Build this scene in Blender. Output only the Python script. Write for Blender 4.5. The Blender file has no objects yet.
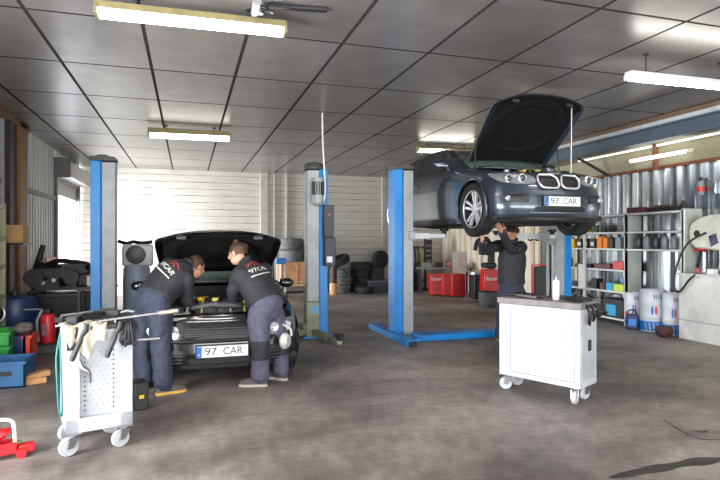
import bpy, bmesh, math, random
from mathutils import Vector, Matrix, Euler, noise
sc = bpy.context.scene
PI = math.pi
random.seed(7)
# ------------------------------------------------------------------ camera, world, daylight, exposure
YAW, FPX, EYE, HORIZON = 0.3025, 552.0, 1.5, 240.6
cam_d = bpy.data.cameras.new('camera'); cam = bpy.data.objects.new('camera', cam_d)
sc.collection.objects.link(cam); sc.camera = cam
cam_d.sensor_width = 36.0; cam_d.lens = 36.0 * FPX / 720.0
cam_d.clip_start = 0.05; cam_d.clip_end = 300
cam.location = (0, 0, EYE); cam.rotation_euler = (PI/2 + 0.001, 0, -YAW)
world = bpy.data.worlds.new('sky'); sc.world = world; world.use_nodes = True
bg = world.node_tree.nodes['Background']
bg.inputs[0].default_value = (0.90, 0.95, 1.0, 1); bg.inputs[1].default_value = 7.0

def area(name, loc, rot, sx, sy, power, col=(1, 1, 1), spread=180):
    d = bpy.data.lights.new(name, 'AREA'); d.shape = 'RECTANGLE'; d.size = sx; d.size_y = sy
    d.energy = power; d.color = col; d.spread = math.radians(spread)
    o = bpy.data.objects.new(name, d); sc.collection.objects.link(o)
    o.location = loc; o.rotation_euler = rot
    return o
# daylight coming through the open vehicle doors behind the photographer, the open side door and the roof lights
area('daylight_front_doors', (2.6, -4.3, 1.65), (PI/2, 0, 0), 9.6, 3.0, 340, (1.0, 0.97, 0.94))
area('daylight_side_door', (-4.3, 14.8, 1.7), (PI/2 + 0.18, 0, -PI/2), 3.6, 3.4, 1400, (0.93, 0.97, 1.0))
area('near_side_fill', (-3.1, 2.2, 1.5), (PI/2, 0, -PI/2), 3.0, 2.6, 420, (0.97, 0.98, 1.0))  # added fill from the near left, no known door; brightens the right side
area('daylight_roof_strip', (7.62, 7.6, 3.32), (0, math.radians(-15), 0), 0.3, 6.0, 30, (1.0, 0.99, 0.95))
sc.view_settings.view_transform = 'Standard'; sc.view_settings.look = 'None'
sc.view_settings.exposure = 0.16; sc.view_settings.gamma = 1.0
sc.view_settings.use_curve_mapping = False

# ------------------------------------------------------------------ measuring helpers: photograph point -> place in the room
def ray(px, py):
    a = (px - 360) / FPX; b = -(py - HORIZON) / FPX
    c, s = math.cos(YAW), math.sin(YAW)
    return Vector((c*a + s, -s*a + c, b))
def on_z(px, py, z):
    r = ray(px, py); return r * ((z - EYE) / r.z) + Vector((0, 0, EYE))
def on_x(px, py, x):
    r = ray(px, py); return r * (x / r.x) + Vector((0, 0, EYE))
def on_y(px, py, y):
    r = ray(px, py); return r * (y / r.y) + Vector((0, 0, EYE))

# ------------------------------------------------------------------ materials
MATS = {}
def lin(r, g, b):
    f = lambda c: ((c/255 + 0.055)/1.055)**2.4 if c > 10 else c/255/12.92
    return (f(r), f(g), f(b), 1)
def mat(name, rgb, rough=0.6, metal=0.0, var=0.12, scale=6.0, bump=0.0, coat=0.0, emit=None, estr=0, dirt=None, dirt_amt=0.0, spec=0.5):
    if name in MATS: return MATS[name]
    m = bpy.data.materials.new(name); m.use_nodes = True
    nt = m.node_tree; b = nt.nodes['Principled BSDF']
    c = lin(*rgb)
    tc = nt.nodes.new('ShaderNodeTexCoord')
    nz = nt.nodes.new('ShaderNodeTexNoise'); nz.inputs['Scale'].default_value = scale; nz.inputs['Detail'].default_value = 5
    nt.links.new(tc.outputs['Object'], nz.inputs['Vector'])
    rp = nt.nodes.new('ShaderNodeValToRGB')
    rp.color_ramp.elements[0].position = 0.3; rp.color_ramp.elements[1].position = 0.7
    rp.color_ramp.elements[0].color = tuple(max(0, x*(1-var)) for x in c[:3]) + (1,)
    rp.color_ramp.elements[1].color = tuple(min(1, x*(1+var)) for x in c[:3]) + (1,)
    nt.links.new(nz.outputs['Fac'], rp.inputs['Fac'])
    out = rp.outputs['Color']
    if dirt:
        n2 = nt.nodes.new('ShaderNodeTexNoise'); n2.inputs['Scale'].default_value = scale*0.35; n2.inputs['Detail'].default_value = 8
        n2.inputs['Roughness'].default_value = 0.7
        nt.links.new(tc.outputs['Object'], n2.inputs['Vector'])
        r2 = nt.nodes.new('ShaderNodeValToRGB'); r2.color_ramp.elements[0].position = 0.48; r2.color_ramp.elements[1].position = 0.72
        r2.color_ramp.elements[1].color = (dirt_amt,)*3 + (1,)
        nt.links.new(n2.outputs['Fac'], r2.inputs['Fac'])
        mx = nt.nodes.new('ShaderNodeMixRGB'); mx.inputs[2].default_value = lin(*dirt)
        nt.links.new(r2.outputs['Color'], mx.inputs[0]); nt.links.new(out, mx.inputs[1]); out = mx.outputs[0]
    nt.links.new(out, b.inputs['Base Color'])
    b.inputs['Roughness'].default_value = rough; b.inputs['Metallic'].default_value = metal
    b.inputs['Coat Weight'].default_value = coat; b.inputs['Coat Roughness'].default_value = 0.08
    b.inputs['Specular IOR Level'].default_value = spec
    if bump:
        bp = nt.nodes.new('ShaderNodeBump'); bp.inputs['Strength'].default_value = bump; bp.inputs['Distance'].default_value = 0.01
        nt.links.new(nz.outputs['Fac'], bp.inputs['Height']); nt.links.new(bp.outputs['Normal'], b.inputs['Normal'])
    if emit:
        b.inputs['Emission Color'].default_value = emit; b.inputs['Emission Strength'].default_value = estr
    MATS[name] = m
    return m

# ------------------------------------------------------------------ mesh builder
class MB:
    def __init__(s): s.bm = bmesh.new()
    def _mi(s, faces, mi):
        for f in faces: f.material_index = mi
    def box(s, c, d, rot=None, mi=0):
        M = Matrix.Translation(c)
        if rot is not None: M = M @ (rot if isinstance(rot, Matrix) else Euler(rot).to_matrix().to_4x4())
        v = [s.bm.verts.new(M @ Vector((x*d[0]/2, y*d[1]/2, z*d[2]/2))) for x in (-1, 1) for y in (-1, 1) for z in (-1, 1)]
        q = [(0,1,3,2),(4,6,7,5),(0,4,5,1),(2,3,7,6),(0,2,6,4),(1,5,7,3)]
        s._mi([s.bm.faces.new([v[i] for i in f]) for f in q], mi); return s
    def box2(s, a, b, mi=0):
        a, b = Vector(a), Vector(b)
        return s.box((a+b)/2, [abs(x) for x in (b-a)], mi=mi)
    def rings(s, rs, cap=True, closed=True, mi=0):
        vs = [[s.bm.verts.new(p) for p in r] for r in rs]
        n = len(vs[0])
        for a, b in zip(vs, vs[1:]):
            for i in range(n if closed else n-1):
                j = (i+1) % n
                try: s.bm.faces.new((a[i], a[j], b[j], b[i])).material_index = mi
                except ValueError: pass
        if cap:
            for r, rev in ((vs[0], True), (vs[-1], False)):
                try: s.bm.faces.new(r[::-1] if rev else r).material_index = mi
                except ValueError: pass
        return s
    def tube(s, pts, r, n=8, mi=0, cap=True):
        pts = [Vector(p) for p in pts]; rs = r if isinstance(r, (list, tuple)) else [r]*len(pts)
        t0 = (pts[1]-pts[0]).normalized()
        u = t0.orthogonal().normalized(); out = []
        for i, p in enumerate(pts):
            t = (pts[min(i+1, len(pts)-1)] - pts[max(i-1, 0)]).normalized()
            u = (u - t*u.dot(t)); u = u.normalized() if u.length > 1e-6 else t.orthogonal().normalized()
            w = t.cross(u)
            out.append([p + (u*math.cos(2*PI*k/n) + w*math.sin(2*PI*k/n))*rs[i] for k in range(n)])
        return s.rings(out, cap, True, mi)
    def cyl(s, a, b, r0, r1=None, n=20, mi=0):
        return s.tube([a, b], [r0, r0 if r1 is None else r1], n, mi)
    def lathe(s, prof, c=(0,0,0), axis='Z', n=24, mi=0, cap=True):
        R = {'Z': Matrix.Identity(3), 'X': Matrix(((0,0,1),(1,0,0),(0,1,0))), 'Y': Matrix(((1,0,0),(0,0,1),(0,-1,0)))}[axis] if isinstance(axis, str) else axis
        c = Vector(c)
        return s.rings([[c + R @ Vector((r*math.cos(2*PI*k/n), r*math.sin(2*PI*k/n), z)) for k in range(n)] for r, z in prof], cap, True, mi)
    def ell(s, c, r, n=16, m=10, rot=None, mi=0):
        c = Vector(c); R = rot if rot is not None else Matrix.Identity(3)
        rs = []
        for i in range(m+1):
            th = -PI/2 + PI*(i*0.98+0.01*m)/m
            rs.append([c + R @ Vector((r[0]*math.cos(th)*math.cos(2*PI*k/n), r[1]*math.cos(th)*math.sin(2*PI*k/n), r[2]*math.sin(th))) for k in range(n)])
        return s.rings(rs, True, True, mi)
    def torus(s, c, R, r, axis=(0,0,1), n=28, m=10, mi=0, sx=1.0):
        c = Vector(c); a = Vector(axis).normalized(); u = a.orthogonal().normalized(); w = a.cross(u)
        rs = []
        for i in range(n+1):
            d = u*math.cos(2*PI*i/n) + w*math.sin(2*PI*i/n)
            rs.append([c + d*(R + r*math.cos(2*PI*k/m)) + a*(r*sx*math.sin(2*PI*k/m)) for k in range(m)])
        return s.rings(rs, False, True, mi)
    def prism(s, pts, off, mi=0):
        pts = [Vector(p) for p in pts]; off = Vector(off)
        return s.rings([pts, [p+off for p in pts]], True, True, mi)
    def grid(s, P, mi=0):
        vs = [[s.bm.verts.new(p) for p in r] for r in P]
        for a, b in zip(vs, vs[1:]):
            for i in range(len(a)-1):
                try: s.bm.faces.new((a[i], a[i+1], b[i+1], b[i])).material_index = mi
                except ValueError: pass
        return s
    def shell(s, P, off, mi=0):
        # closed slab: grid P and its copy shifted by off (vector or function of the point)
        Q = [[Vector(p) + (off(p) if callable(off) else Vector(off)) for p in r] for r in P]
        s.grid(P, mi); s.grid([r[::-1] for r in Q], mi)
        edge = lambda G: [p for p in G[0]] + [r[-1] for r in G[1:]] + [p for p in G[-1][::-1][1:]] + [r[0] for r in G[::-1][1:-1]]
        a, b = edge(P), edge(Q)
        s.rings([a, b], False, True, mi); bmesh.ops.remove_doubles(s.bm, verts=s.bm.verts, dist=1e-5)
        return s
    def mesh(s, name):
        me = bpy.data.meshes.new(name)
        bmesh.ops.recalc_face_normals(s.bm, faces=s.bm.faces)
        s.bm.to_mesh(me); s.bm.free(); return me
    def build(s, name, mats, parent=None, smooth=40, bevel=0, loc=None, label=None):
        me = s.mesh(name)
        for m in (mats if isinstance(mats, (list, tuple)) else [mats]): me.materials.append(m)
        return link(name, me, parent, smooth, bevel, loc, label)
def link(name, me, parent=None, smooth=40, bevel=0, loc=None, label=None):
    o = bpy.data.objects.new(name, me); sc.collection.objects.link(o)
    if smooth:
        me.polygons.foreach_set('use_smooth', [True]*len(me.polygons))
        me.set_sharp_from_angle(angle=math.radians(smooth))
    if parent: o.parent = parent
    if loc is not None: o.location = loc
    if bevel:
        b = o.modifiers.new('bevel', 'BEVEL'); b.width = bevel; b.segments = 2; b.limit_method = 'ANGLE'; b.angle_limit = math.radians(45)
        b.harden_normals = False
    if label: o['label'] = label
    return o
def thing(name, label, cat, loc=(0,0,0), rotz=0, group=None):
    o = bpy.data.objects.new(name, None); sc.collection.objects.link(o)
    o.empty_display_size = 0.1; o.location = loc; o.rotation_euler = (0, 0, rotz)
    return tag(o, label, cat, group)
def tag(o, label, cat, group=None):
    o['label'] = label; o['category'] = cat
    if group: o['group'] = group
    return o
def struct(o): o['kind'] = 'structure'; return o
def dup(root, loc, rotz=None, label=None):
    r = root.copy(); sc.collection.objects.link(r); r.location = loc
    if rotz is not None: r.rotation_euler = (0, 0, rotz)
    if label: r['label'] = label
    for ch in list(root.children):
        c = ch.copy(); sc.collection.objects.link(c); c.parent = r
        for g in list(ch.children):
            d = g.copy(); sc.collection.objects.link(d); d.parent = c
    return r
def text_mesh(body, size, depth=0.002, shear=0.0, xs=1.0):
    cu = bpy.data.curves.new('letters', 'FONT'); cu.body = body; cu.size = size; cu.extrude = depth; cu.shear = shear
    cu.align_x = 'CENTER'; cu.align_y = 'CENTER'
    o = bpy.data.objects.new('letters', cu); sc.collection.objects.link(o)
    bpy.context.view_layer.update()
    me = bpy.data.meshes.new_from_object(o.evaluated_get(bpy.context.evaluated_depsgraph_get()))
    bpy.data.objects.remove(o); bpy.data.curves.remove(cu)
    if xs != 1: me.transform(Matrix.Diagonal((xs, 1, 1, 1)))
    return me
def text(body, size, M, m, parent, name='lettering', depth=0.002, shear=0.0, xs=1.0):
    me = text_mesh(body, size, depth, shear, xs); me.transform(M); me.materials.clear(); me.materials.append(m)
    return link(name, me, parent, 0)
FRONT = Euler((PI/2, 0, 0)).to_matrix().to_4x4()      # lettering that faces -Y
def catmull(pts, n):
    pts = [Vector(p) for p in pts]; out = []
    for i in range(len(pts)-1):
        p0, p1, p2, p3 = pts[max(i-1,0)], pts[i], pts[i+1], pts[min(i+2, len(pts)-1)]
        for k in range(n):
            t = k/n
            out.append(0.5*((2*p1) + (p2-p0)*t + (2*p0-5*p1+4*p2-p3)*t*t + (3*p1-p0-3*p2+p3)*t**3))
    out.append(pts[-1]); return out
def lerp(a, b, t): return a + (b-a)*t
def interp(tab, x):
    if x <= tab[0][0]: return tab[0][1]
    for (a, u), (b, v) in zip(tab, tab[1:]):
        if x <= b:
            t = (x-a)/(b-a); t = t*t*(3-2*t)*0.5 + t*0.5
            return u + (v-u)*t
    return tab[-1][1]

# plain materials
m_black = mat('black_plastic', (22, 22, 24), 0.5)
m_dark = mat('dark_metal', (48, 48, 50), 0.45, 0.4)
m_rubber = mat('tyre_rubber', (30, 30, 31), 0.75, bump=0.2, scale=40)
m_steel = mat('bare_steel', (150, 150, 152), 0.35, 0.9)
m_chrome = mat('chrome', (222, 222, 224), 0.25, 0.55, var=0.02)
m_white = mat('white_paint', (225, 226, 228), 0.4, dirt=(150, 145, 138), dirt_amt=0.35)
m_blue = mat('lift_blue_paint', (0, 124, 198), 0.38, dirt=(14, 84, 138), dirt_amt=0.35, scale=4)
m_liftgrey = mat('lift_grey_paint', (158, 163, 164), 0.45, dirt=(110, 112, 108), dirt_amt=0.6, scale=5)
m_red = mat('red_paint', (196, 22, 26), 0.35, coat=0.3)
m_yellow = mat('yellow_plastic', (226, 178, 20), 0.45)
m_orange = mat('orange_plastic', (232, 130, 20), 0.45)
m_cream = mat('cream_plastic', (205, 203, 186), 0.45)
m_wood = mat('raw_wood', (190, 142, 96), 0.7, scale=12, var=0.25)
m_greyp = mat('grey_plastic', (128, 130, 133), 0.5)
m_navy = mat('navy_plastic', (18, 34, 84), 0.4)
m_green = mat('green_plastic', (20, 150, 50), 0.4)
m_cyan = mat('cyan_plastic', (30, 160, 205), 0.4)
m_crateblue = mat('blue_crate_plastic', (36, 92, 140), 0.5)
# ------------------------------------------------------------------ the building
HC = 3.47; XL = -2.75; XR = 7.8; YB = 16.2; YF = -4.4
def node_mat(name):
    m = bpy.data.materials.new(name); m.use_nodes = True
    return m, m.node_tree, m.node_tree.nodes['Principled BSDF']
def N(nt, t, **kw):
    n = nt.nodes.new(t)
    for k, v in kw.items():
        if k in ('op',): n.operation = v
        elif k.startswith('i'): n.inputs[int(k[1:])].default_value = v
        else: setattr(n, k, v)
    return n
def L(nt, a, b): nt.links.new(a, b)

# floor: worn, oily concrete
m_floor, nt, b = node_mat('worn_concrete')
tc = N(nt, 'ShaderNodeTexCoord')
n1 = N(nt, 'ShaderNodeTexNoise'); n1.inputs['Scale'].default_value = 0.55; n1.inputs['Detail'].default_value = 9; n1.inputs['Roughness'].default_value = 0.62
n2 = N(nt, 'ShaderNodeTexNoise'); n2.inputs['Scale'].default_value = 9; n2.inputs['Detail'].default_value = 8; n2.inputs['Roughness'].default_value = 0.7
mp = N(nt, 'ShaderNodeMapping'); mp.inputs['Scale'].default_value = (0.5, 2.2, 1); mp.inputs['Rotation'].default_value = (0, 0, 0.18)
n3 = N(nt, 'ShaderNodeTexNoise'); n3.inputs['Scale'].default_value = 1.1; n3.inputs['Detail'].default_value = 6; n3.inputs['Distortion'].default_value = 0.6
for n in (n1, n2): L(nt, tc.outputs['Object'], n.inputs['Vector'])
L(nt, tc.outputs['Object'], mp.inputs['Vector']); L(nt, mp.outputs[0], n3.inputs['Vector'])
r1 = N(nt, 'ShaderNodeValToRGB'); r1.color_ramp.elements[0].position = 0.36; r1.color_ramp.elements[1].position = 0.62
r1.color_ramp.elements[0].color = lin(86, 77, 72); r1.color_ramp.elements[1].color = lin(162, 152, 146)
L(nt, n1.outputs[0], r1.inputs[0])
r2 = N(nt, 'ShaderNodeValToRGB'); r2.color_ramp.elements[0].position = 0.35; r2.color_ramp.elements[1].position = 0.7
r2.color_ramp.elements[0].color = (0.70, 0.70, 0.70, 1); r2.color_ramp.elements[1].color = (1.2, 1.2, 1.2, 1)
L(nt, n2.outputs[0], r2.inputs[0])
m1 = N(nt, 'ShaderNodeMixRGB', blend_type='MULTIPLY'); m1.inputs[0].default_value = 1
L(nt, r1.outputs[0], m1.inputs[1]); L(nt, r2.outputs[0], m1.inputs[2])
r3 = N(nt, 'ShaderNodeValToRGB'); r3.color_ramp.elements[0].position = 0.56; r3.color_ramp.elements[1].position = 0.76
r3.color_ramp.elements[0].color = (0, 0, 0, 1); r3.color_ramp.elements[1].color = (0.5, 0.5, 0.5, 1)
L(nt, n3.outputs[0], r3.inputs[0])
m2 = N(nt, 'ShaderNodeMixRGB'); m2.inputs[2].default_value = lin(66, 59, 55)
L(nt, r3.outputs[0], m2.inputs[0]); L(nt, m1.outputs[0], m2.inputs[1]); L(nt, m2.outputs[0], b.inputs['Base Color'])
rr = N(nt, 'ShaderNodeMapRange'); rr.inputs[3].default_value = 0.42; rr.inputs[4].default_value = 0.7
L(nt, n1.outputs[0], rr.inputs[0]); L(nt, rr.outputs[0], b.inputs['Roughness'])
bp = N(nt, 'ShaderNodeBump'); bp.inputs['Strength'].default_value = 0.25; bp.inputs['Distance'].default_value = 0.01
L(nt, n2.outputs[0], bp.inputs['Height']); L(nt, bp.outputs[0], b.inputs['Normal'])
struct(MB().box2((XL-0.3, YF-0.3, -0.2), (XR+0.3, YB+0.3, 0)).build('floor', m_floor, smooth=0))

# ceiling: big glossy panels between dark joints
m_ceil, nt, b = node_mat('ceiling_panels')
tc = N(nt, 'ShaderNodeTexCoord'); sx = N(nt, 'ShaderNodeSeparateXYZ'); L(nt, tc.outputs['Object'], sx.inputs[0])
def joint(sock, off, step, width):
    a = N(nt, 'ShaderNodeMath', op='SUBTRACT'); L(nt, sock, a.inputs[0]); a.inputs[1].default_value = off
    d = N(nt, 'ShaderNodeMath', op='DIVIDE'); L(nt, a.outputs[0], d.inputs[0]); d.inputs[1].default_value = step
    fl = N(nt, 'ShaderNodeMath', op='ROUND'); L(nt, d.outputs[0], fl.inputs[0])
    df = N(nt, 'ShaderNodeMath', op='SUBTRACT'); L(nt, d.outputs[0], df.inputs[0]); L(nt, fl.outputs[0], df.inputs[1])
    ab = N(nt, 'ShaderNodeMath', op='ABSOLUTE'); L(nt, df.outputs[0], ab.inputs[0])
    lt = N(nt, 'ShaderNodeMath', op='LESS_THAN'); L(nt, ab.outputs[0], lt.inputs[0]); lt.inputs[1].default_value = width/step/2
    f2 = N(nt, 'ShaderNodeMath', op='FLOOR'); L(nt, d.outputs[0], f2.inputs[0])
    return lt.outputs[0], f2.outputs[0]
jx, ix = joint(sx.outputs[0], -1.328, 0.9347, 0.036); jy, iy = joint(sx.outputs[1], 3.865, 1.4545, 0.034)
mx = N(nt, 'ShaderNodeMath', op='MAXIMUM'); L(nt, jx, mx.inputs[0]); L(nt, jy, mx.inputs[1])
cb = N(nt, 'ShaderNodeCombineXYZ'); L(nt, ix, cb.inputs[0]); L(nt, iy, cb.inputs[1])
wn = N(nt, 'ShaderNodeTexWhiteNoise'); L(nt, cb.outputs[0], wn.inputs['Vector'])
ns = N(nt, 'ShaderNodeTexNoise'); ns.inputs['Scale'].default_value = 3.5; ns.inputs['Detail'].default_value = 7; L(nt, tc.outputs['Object'], ns.inputs['Vector'])
ad = N(nt, 'ShaderNodeMath', op='MULTIPLY_ADD'); L(nt, wn.outputs['Value'], ad.inputs[0]); ad.inputs[1].default_value = 0.35; L(nt, ns.outputs[0], ad.inputs[2])
rp = N(nt, 'ShaderNodeValToRGB'); rp.color_ramp.elements[0].position = 0.3; rp.color_ramp.elements[1].position = 0.95
rp.color_ramp.elements[0].color = lin(102, 97, 94); rp.color_ramp.elements[1].color = lin(134, 128, 124)
L(nt, ad.outputs[0], rp.inputs[0])
mj = N(nt, 'ShaderNodeMixRGB'); mj.inputs[2].default_value = lin(66, 63, 61); L(nt, mx.outputs[0], mj.inputs[0]); L(nt, rp.outputs[0], mj.inputs[1])
L(nt, mj.outputs[0], b.inputs['Base Color']); b.inputs['Roughness'].default_value = 0.30
sp_ = N(nt, 'ShaderNodeMapRange'); sp_.inputs[3].default_value = 0.8; sp_.inputs[4].default_value = 0.0; L(nt, mx.outputs[0], sp_.inputs[0]); L(nt, sp_.outputs[0], b.inputs['Specular IOR Level'])
ro_ = N(nt, 'ShaderNodeMapRange'); ro_.inputs[3].default_value = 0.30; ro_.inputs[4].default_value = 1.0; L(nt, mx.outputs[0], ro_.inputs[0]); L(nt, ro_.outputs[0], b.inputs['Roughness'])
struct(MB().box2((XL-0.3, YF-0.3, HC), (7.28, YB+0.3, HC+0.12)).build('ceiling', m_ceil, smooth=0))

# back wall: pale horizontal cladding
m_back, nt, b = node_mat('horizontal_cladding')
tc = N(nt, 'ShaderNodeTexCoord'); sx = N(nt, 'ShaderNodeSeparateXYZ'); L(nt, tc.outputs['Object'], sx.inputs[0])
jz, iz = joint(sx.outputs[2], 0.1, 0.19, 0.02)
mp = N(nt, 'ShaderNodeMapping'); mp.inputs['Scale'].default_value = (1.1, 1, 9); L(nt, tc.outputs['Object'], mp.inputs['Vector'])
ns = N(nt, 'ShaderNodeTexNoise'); ns.inputs['Scale'].default_value = 1.6; ns.inputs['Detail'].default_value = 3; L(nt, mp.outputs[0], ns.inputs['Vector'])
gt = N(nt, 'ShaderNodeMapRange'); gt.inputs[1].default_value = 0.40; gt.inputs[2].default_value = 0.62; gt.inputs[3].default_value = 0.15; gt.inputs[4].default_value = 0.85; L(nt, ns.outputs[0], gt.inputs[0])
mu = N(nt, 'ShaderNodeMath', op='MULTIPLY'); L(nt, jz, mu.inputs[0]); L(nt, gt.outputs[0], mu.inputs[1])
rp = N(nt, 'ShaderNodeValToRGB'); rp.color_ramp.elements[0].position = 0.3; rp.color_ramp.elements[1].position = 0.72
rp.color_ramp.elements[0].color = lin(186, 181, 172); rp.color_ramp.elements[1].color = lin(204, 200, 192); L(nt, ns.outputs[0], rp.inputs[0])
mj = N(nt, 'ShaderNodeMixRGB'); mj.inputs[2].default_value = lin(70, 66, 60); L(nt, mu.outputs[0], mj.inputs[0]); L(nt, rp.outputs[0], mj.inputs[1])
L(nt, mj.outputs[0], b.inputs['Base Color']); b.inputs['Roughness'].default_value = 0.45
bw = MB()
bw.box2((XL-0.04, YB, 0), (XR+0.3, YB+0.2, HC))
struct(bw.build('wall_back', m_back, smooth=0))
m_post = mat('painted_steel_post', (176, 172, 164), 0.5)
i = 1
for x, w in ((2.12, 0.22), (2.42, 0.06), (2.78, 0.06), (5.82, 0.13)):
    struct(MB().box2((x-w/2, YB-0.09, 0), (x+w/2, YB, HC)).build('trim_%d' % i, m_post, bevel=0.008)); i += 1

# right wall: galvanised box-profile sheet near, cream sheet towards the back
def m_sheet(name, c0, c1, rough, metal):
    m, nt, b = node_mat(name)
    tc = N(nt, 'ShaderNodeTexCoord')
    mp = N(nt, 'ShaderNodeMapping'); mp.inputs['Scale'].default_value = (1, 3.2, 0.35); L(nt, tc.outputs['Object'], mp.inputs['Vector'])
    ns = N(nt, 'ShaderNodeTexNoise'); ns.inputs['Scale'].default_value = 2.0; ns.inputs['Detail'].default_value = 6; L(nt, mp.outputs[0], ns.inputs['Vector'])
    rp = N(nt, 'ShaderNodeValToRGB'); rp.color_ramp.elements[0].position = 0.34; rp.color_ramp.elements[1].position = 0.66
    rp.color_ramp.elements[0].color = lin(*c0); rp.color_ramp.elements[1].color = lin(*c1)
    L(nt, ns.outputs[0], rp.inputs[0]); L(nt, rp.outputs[0], b.inputs['Base Color'])
    b.inputs['Roughness'].default_value = rough; b.inputs['Metallic'].default_value = metal
    return m
m_galv = m_sheet('galvanised_sheet', (128, 134, 138), (222, 226, 230), 0.26, 0.92)
m_creamsheet = m_sheet('cream_sheet', (206, 192, 166), (236, 226, 206), 0.5, 0.0)
m_leftsheet = m_sheet('translucent_sheet', (150, 152, 146), (186, 188, 184), 0.5, 0.0)
def corrugated(y0, y1, z0, z1, x, depth, period, sgn):
    prof = []; y = y0
    while y < y1:
        for f, d in ((0, 0), (0.42, 0), (0.52, 1), (0.90, 1), (1.0, 0)):
            yy = y + f*period
            if yy <= y1 and (not prof or yy > prof[-1][0] + 1e-4): prof.append((yy, d))
        y += period
    a = [Vector((x + sgn*d*depth, yy, z0)) for yy, d in prof]; bq = [Vector((x + sgn*d*depth, yy, z1)) for yy, d in prof]
    return MB().shell([a, bq], (0.012, 0, 0))
WT = 2.76
struct(corrugated(YF, 9.7, 0, WT, XR, 0.06, 0.24, 1).build('wall_right', m_galv, smooth=20))
struct(corrugated(9.7, YB, 0, WT, XR, 0.05, 0.33, 1).build('wall_right_cream', m_creamsheet, smooth=20))
struct(MB().box2((XR+0.07, YF-0.3, 0), (XR+0.3, YB+0.3, HC+0.1)).build('wall_right_outer', mat('outer_board', (142, 137, 116), 0.6, scale=2, var=0.1), smooth=0))
m_rust = mat('rusty_angle', (120, 70, 50), 0.7, scale=14, var=0.4)
struct(MB().box2((XR-0.02, YF, WT-0.02), (XR+0.09, YB, WT+0.03)).build('trim_5', m_rust))
m_insul = mat('foil_insulation', (142, 137, 112), 0.45, scale=2.5, var=0.12, bump=0.4)
soff = MB(); soff.shell([[(XR-0.01, y, WT+0.03) for y in (YF, YB)], [(XR-0.01, y, 3.12) for y in (YF, YB)], [(7.30, y, HC+0.05) for y in (YF, YB)]], (0.05, 0, 0.03))
struct(soff.build('ceiling_edge', m_insul, smooth=0))
struct(MB().box2((XR-0.06, 6.2, 3.13), (XR-0.02, 9.6, 3.24)).build('window_2', mat('rooflight_sheet', (240, 240, 230), 0.3, emit=(1, 1, 0.95, 1), estr=0.8), smooth=0))
for j, y in enumerate((4.4, 7.62, 10.8)):
    struct(MB().box2((XR-0.09, y-0.03, 2.72 if j == 1 else 0), (XR-0.02, y+0.03, 3.2)).build('trim_%d' % (6+j), m_rust if j == 1 else m_galv))
struct(MB().cyl((7.75, 8.75, WT), (7.35, 9.25, 3.2), 0.03, n=8).build('trim_9', m_dark))
m_brown = mat('brown_edge_board', (120, 98, 80), 0.6, scale=3)
struct(MB().box2((7.10, YF, 3.40), (7.30, YB, HC+0.02)).build('trim_10', m_brown, smooth=0))
m_beam = mat('blue_grey_beam', (86, 100, 114), 0.45, scale=3)
bm_ = MB(); bm_.box2((7.19, YF, 3.11), (7.22, YB, 3.33)); bm_.box2((7.13, YF, 3.31), (7.28, YB, 3.335)); bm_.box2((7.13, YF, 3.10), (7.28, YB, 3.125))
struct(bm_.build('trim_11', m_beam, smooth=0))
struct(MB().cyl((7.14, YF, 3.375), (7.14, YB, 3.375), 0.04, n=14).build('trim_12', mat('pale_duct', (205, 205, 205), 0.4)))

# left wall with its open side door
def lw(y0, y1, z0, z1): return corrugated(y0, y1, z0, z1, XL, 0.035, 0.2, -1)
D0, D1, DH = 13.42, 15.85, 2.83
struct(lw(3.8, D0, 0, HC).build('wall_left', m_leftsheet, smooth=20))
struct(lw(D1, YB, 0, HC).build('wall_left_end', m_leftsheet, smooth=20))
struct(lw(D0, D1, DH+0.3, HC).build('wall_left_lintel', m_leftsheet, smooth=20))
struct(lw(YF, 0.6, 0, HC).build('wall_left_front', m_leftsheet, smooth=20))
struct(lw(0.6, 3.8, 2.9, HC).build('wall_left_near_lintel', m_leftsheet, smooth=20))
m_frame = mat('door_frame_steel', (92, 86, 86), 0.5, scale=3)
fr = MB(); fr.box2((XL-0.06, D0-0.16, 0), (XL+0.07, D0, 3.2)); fr.box2((XL-0.06, D1, 0), (XL+0.07, D1+0.12, 3.2)); fr.box2((XL-0.06, D0, DH), (XL+0.05, D1, DH+0.08))
struct(fr.build('trim_13', m_frame))
sh = MB(); sh.box2((XL-0.05, D0-0.22, 2.86), (XL+0.34, D0-0.16, 3.28)); sh.box2((XL, D0-0.16, 2.9), (XL+0.30, D1+0.1, 3.24), mi=1)
struct(sh.build('door_1', [mat('shutter_box_end', (92, 88, 86), 0.5), mat('shutter_box_sheet', (150, 148, 146), 0.45)], bevel=0.01))
struct(MB().box2((XL-0.03, D0, 2.52), (XL+0.0, D1, DH+0.1)).build('door_2', mat('shutter_curtain', (130, 128, 126), 0.5), smooth=0))
for z, k in ((0.9, 14), (2.4, 15)):
    struct(MB().box2((XL, 4, z-0.04), (XL+0.05, D0-0.16, z+0.04)).build('trim_%d' % k, mat('girt', (96, 90, 76), 0.6)))
struct(MB().box2((XL, 3.9, 3.36), (XL+0.16, 10.8, HC)).build('trim_16', mat('brown_timber', (104, 70, 42), 0.65, scale=5, var=0.25), bevel=0.01))
struct(MB().box2((XL+0.0, 10.15, 0), (XL+0.16, 10.62, HC-0.02)).build('trim_17', mat('orange_timber_post', (120, 76, 40), 0.6, scale=5, var=0.25), bevel=0.015))
struct(MB().box2((XL+0.0, 9.78, 0), (XL+0.12, 10.15, HC-0.02)).build('trim_18', mat('dark_red_timber', (40, 22, 20), 0.6, scale=5, var=0.25), bevel=0.01))
struct(MB().box2((XL+0.02, 9.62, 0), (XL+0.08, 9.68, HC-0.02)).build('trim_19', m_greyp))
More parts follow.
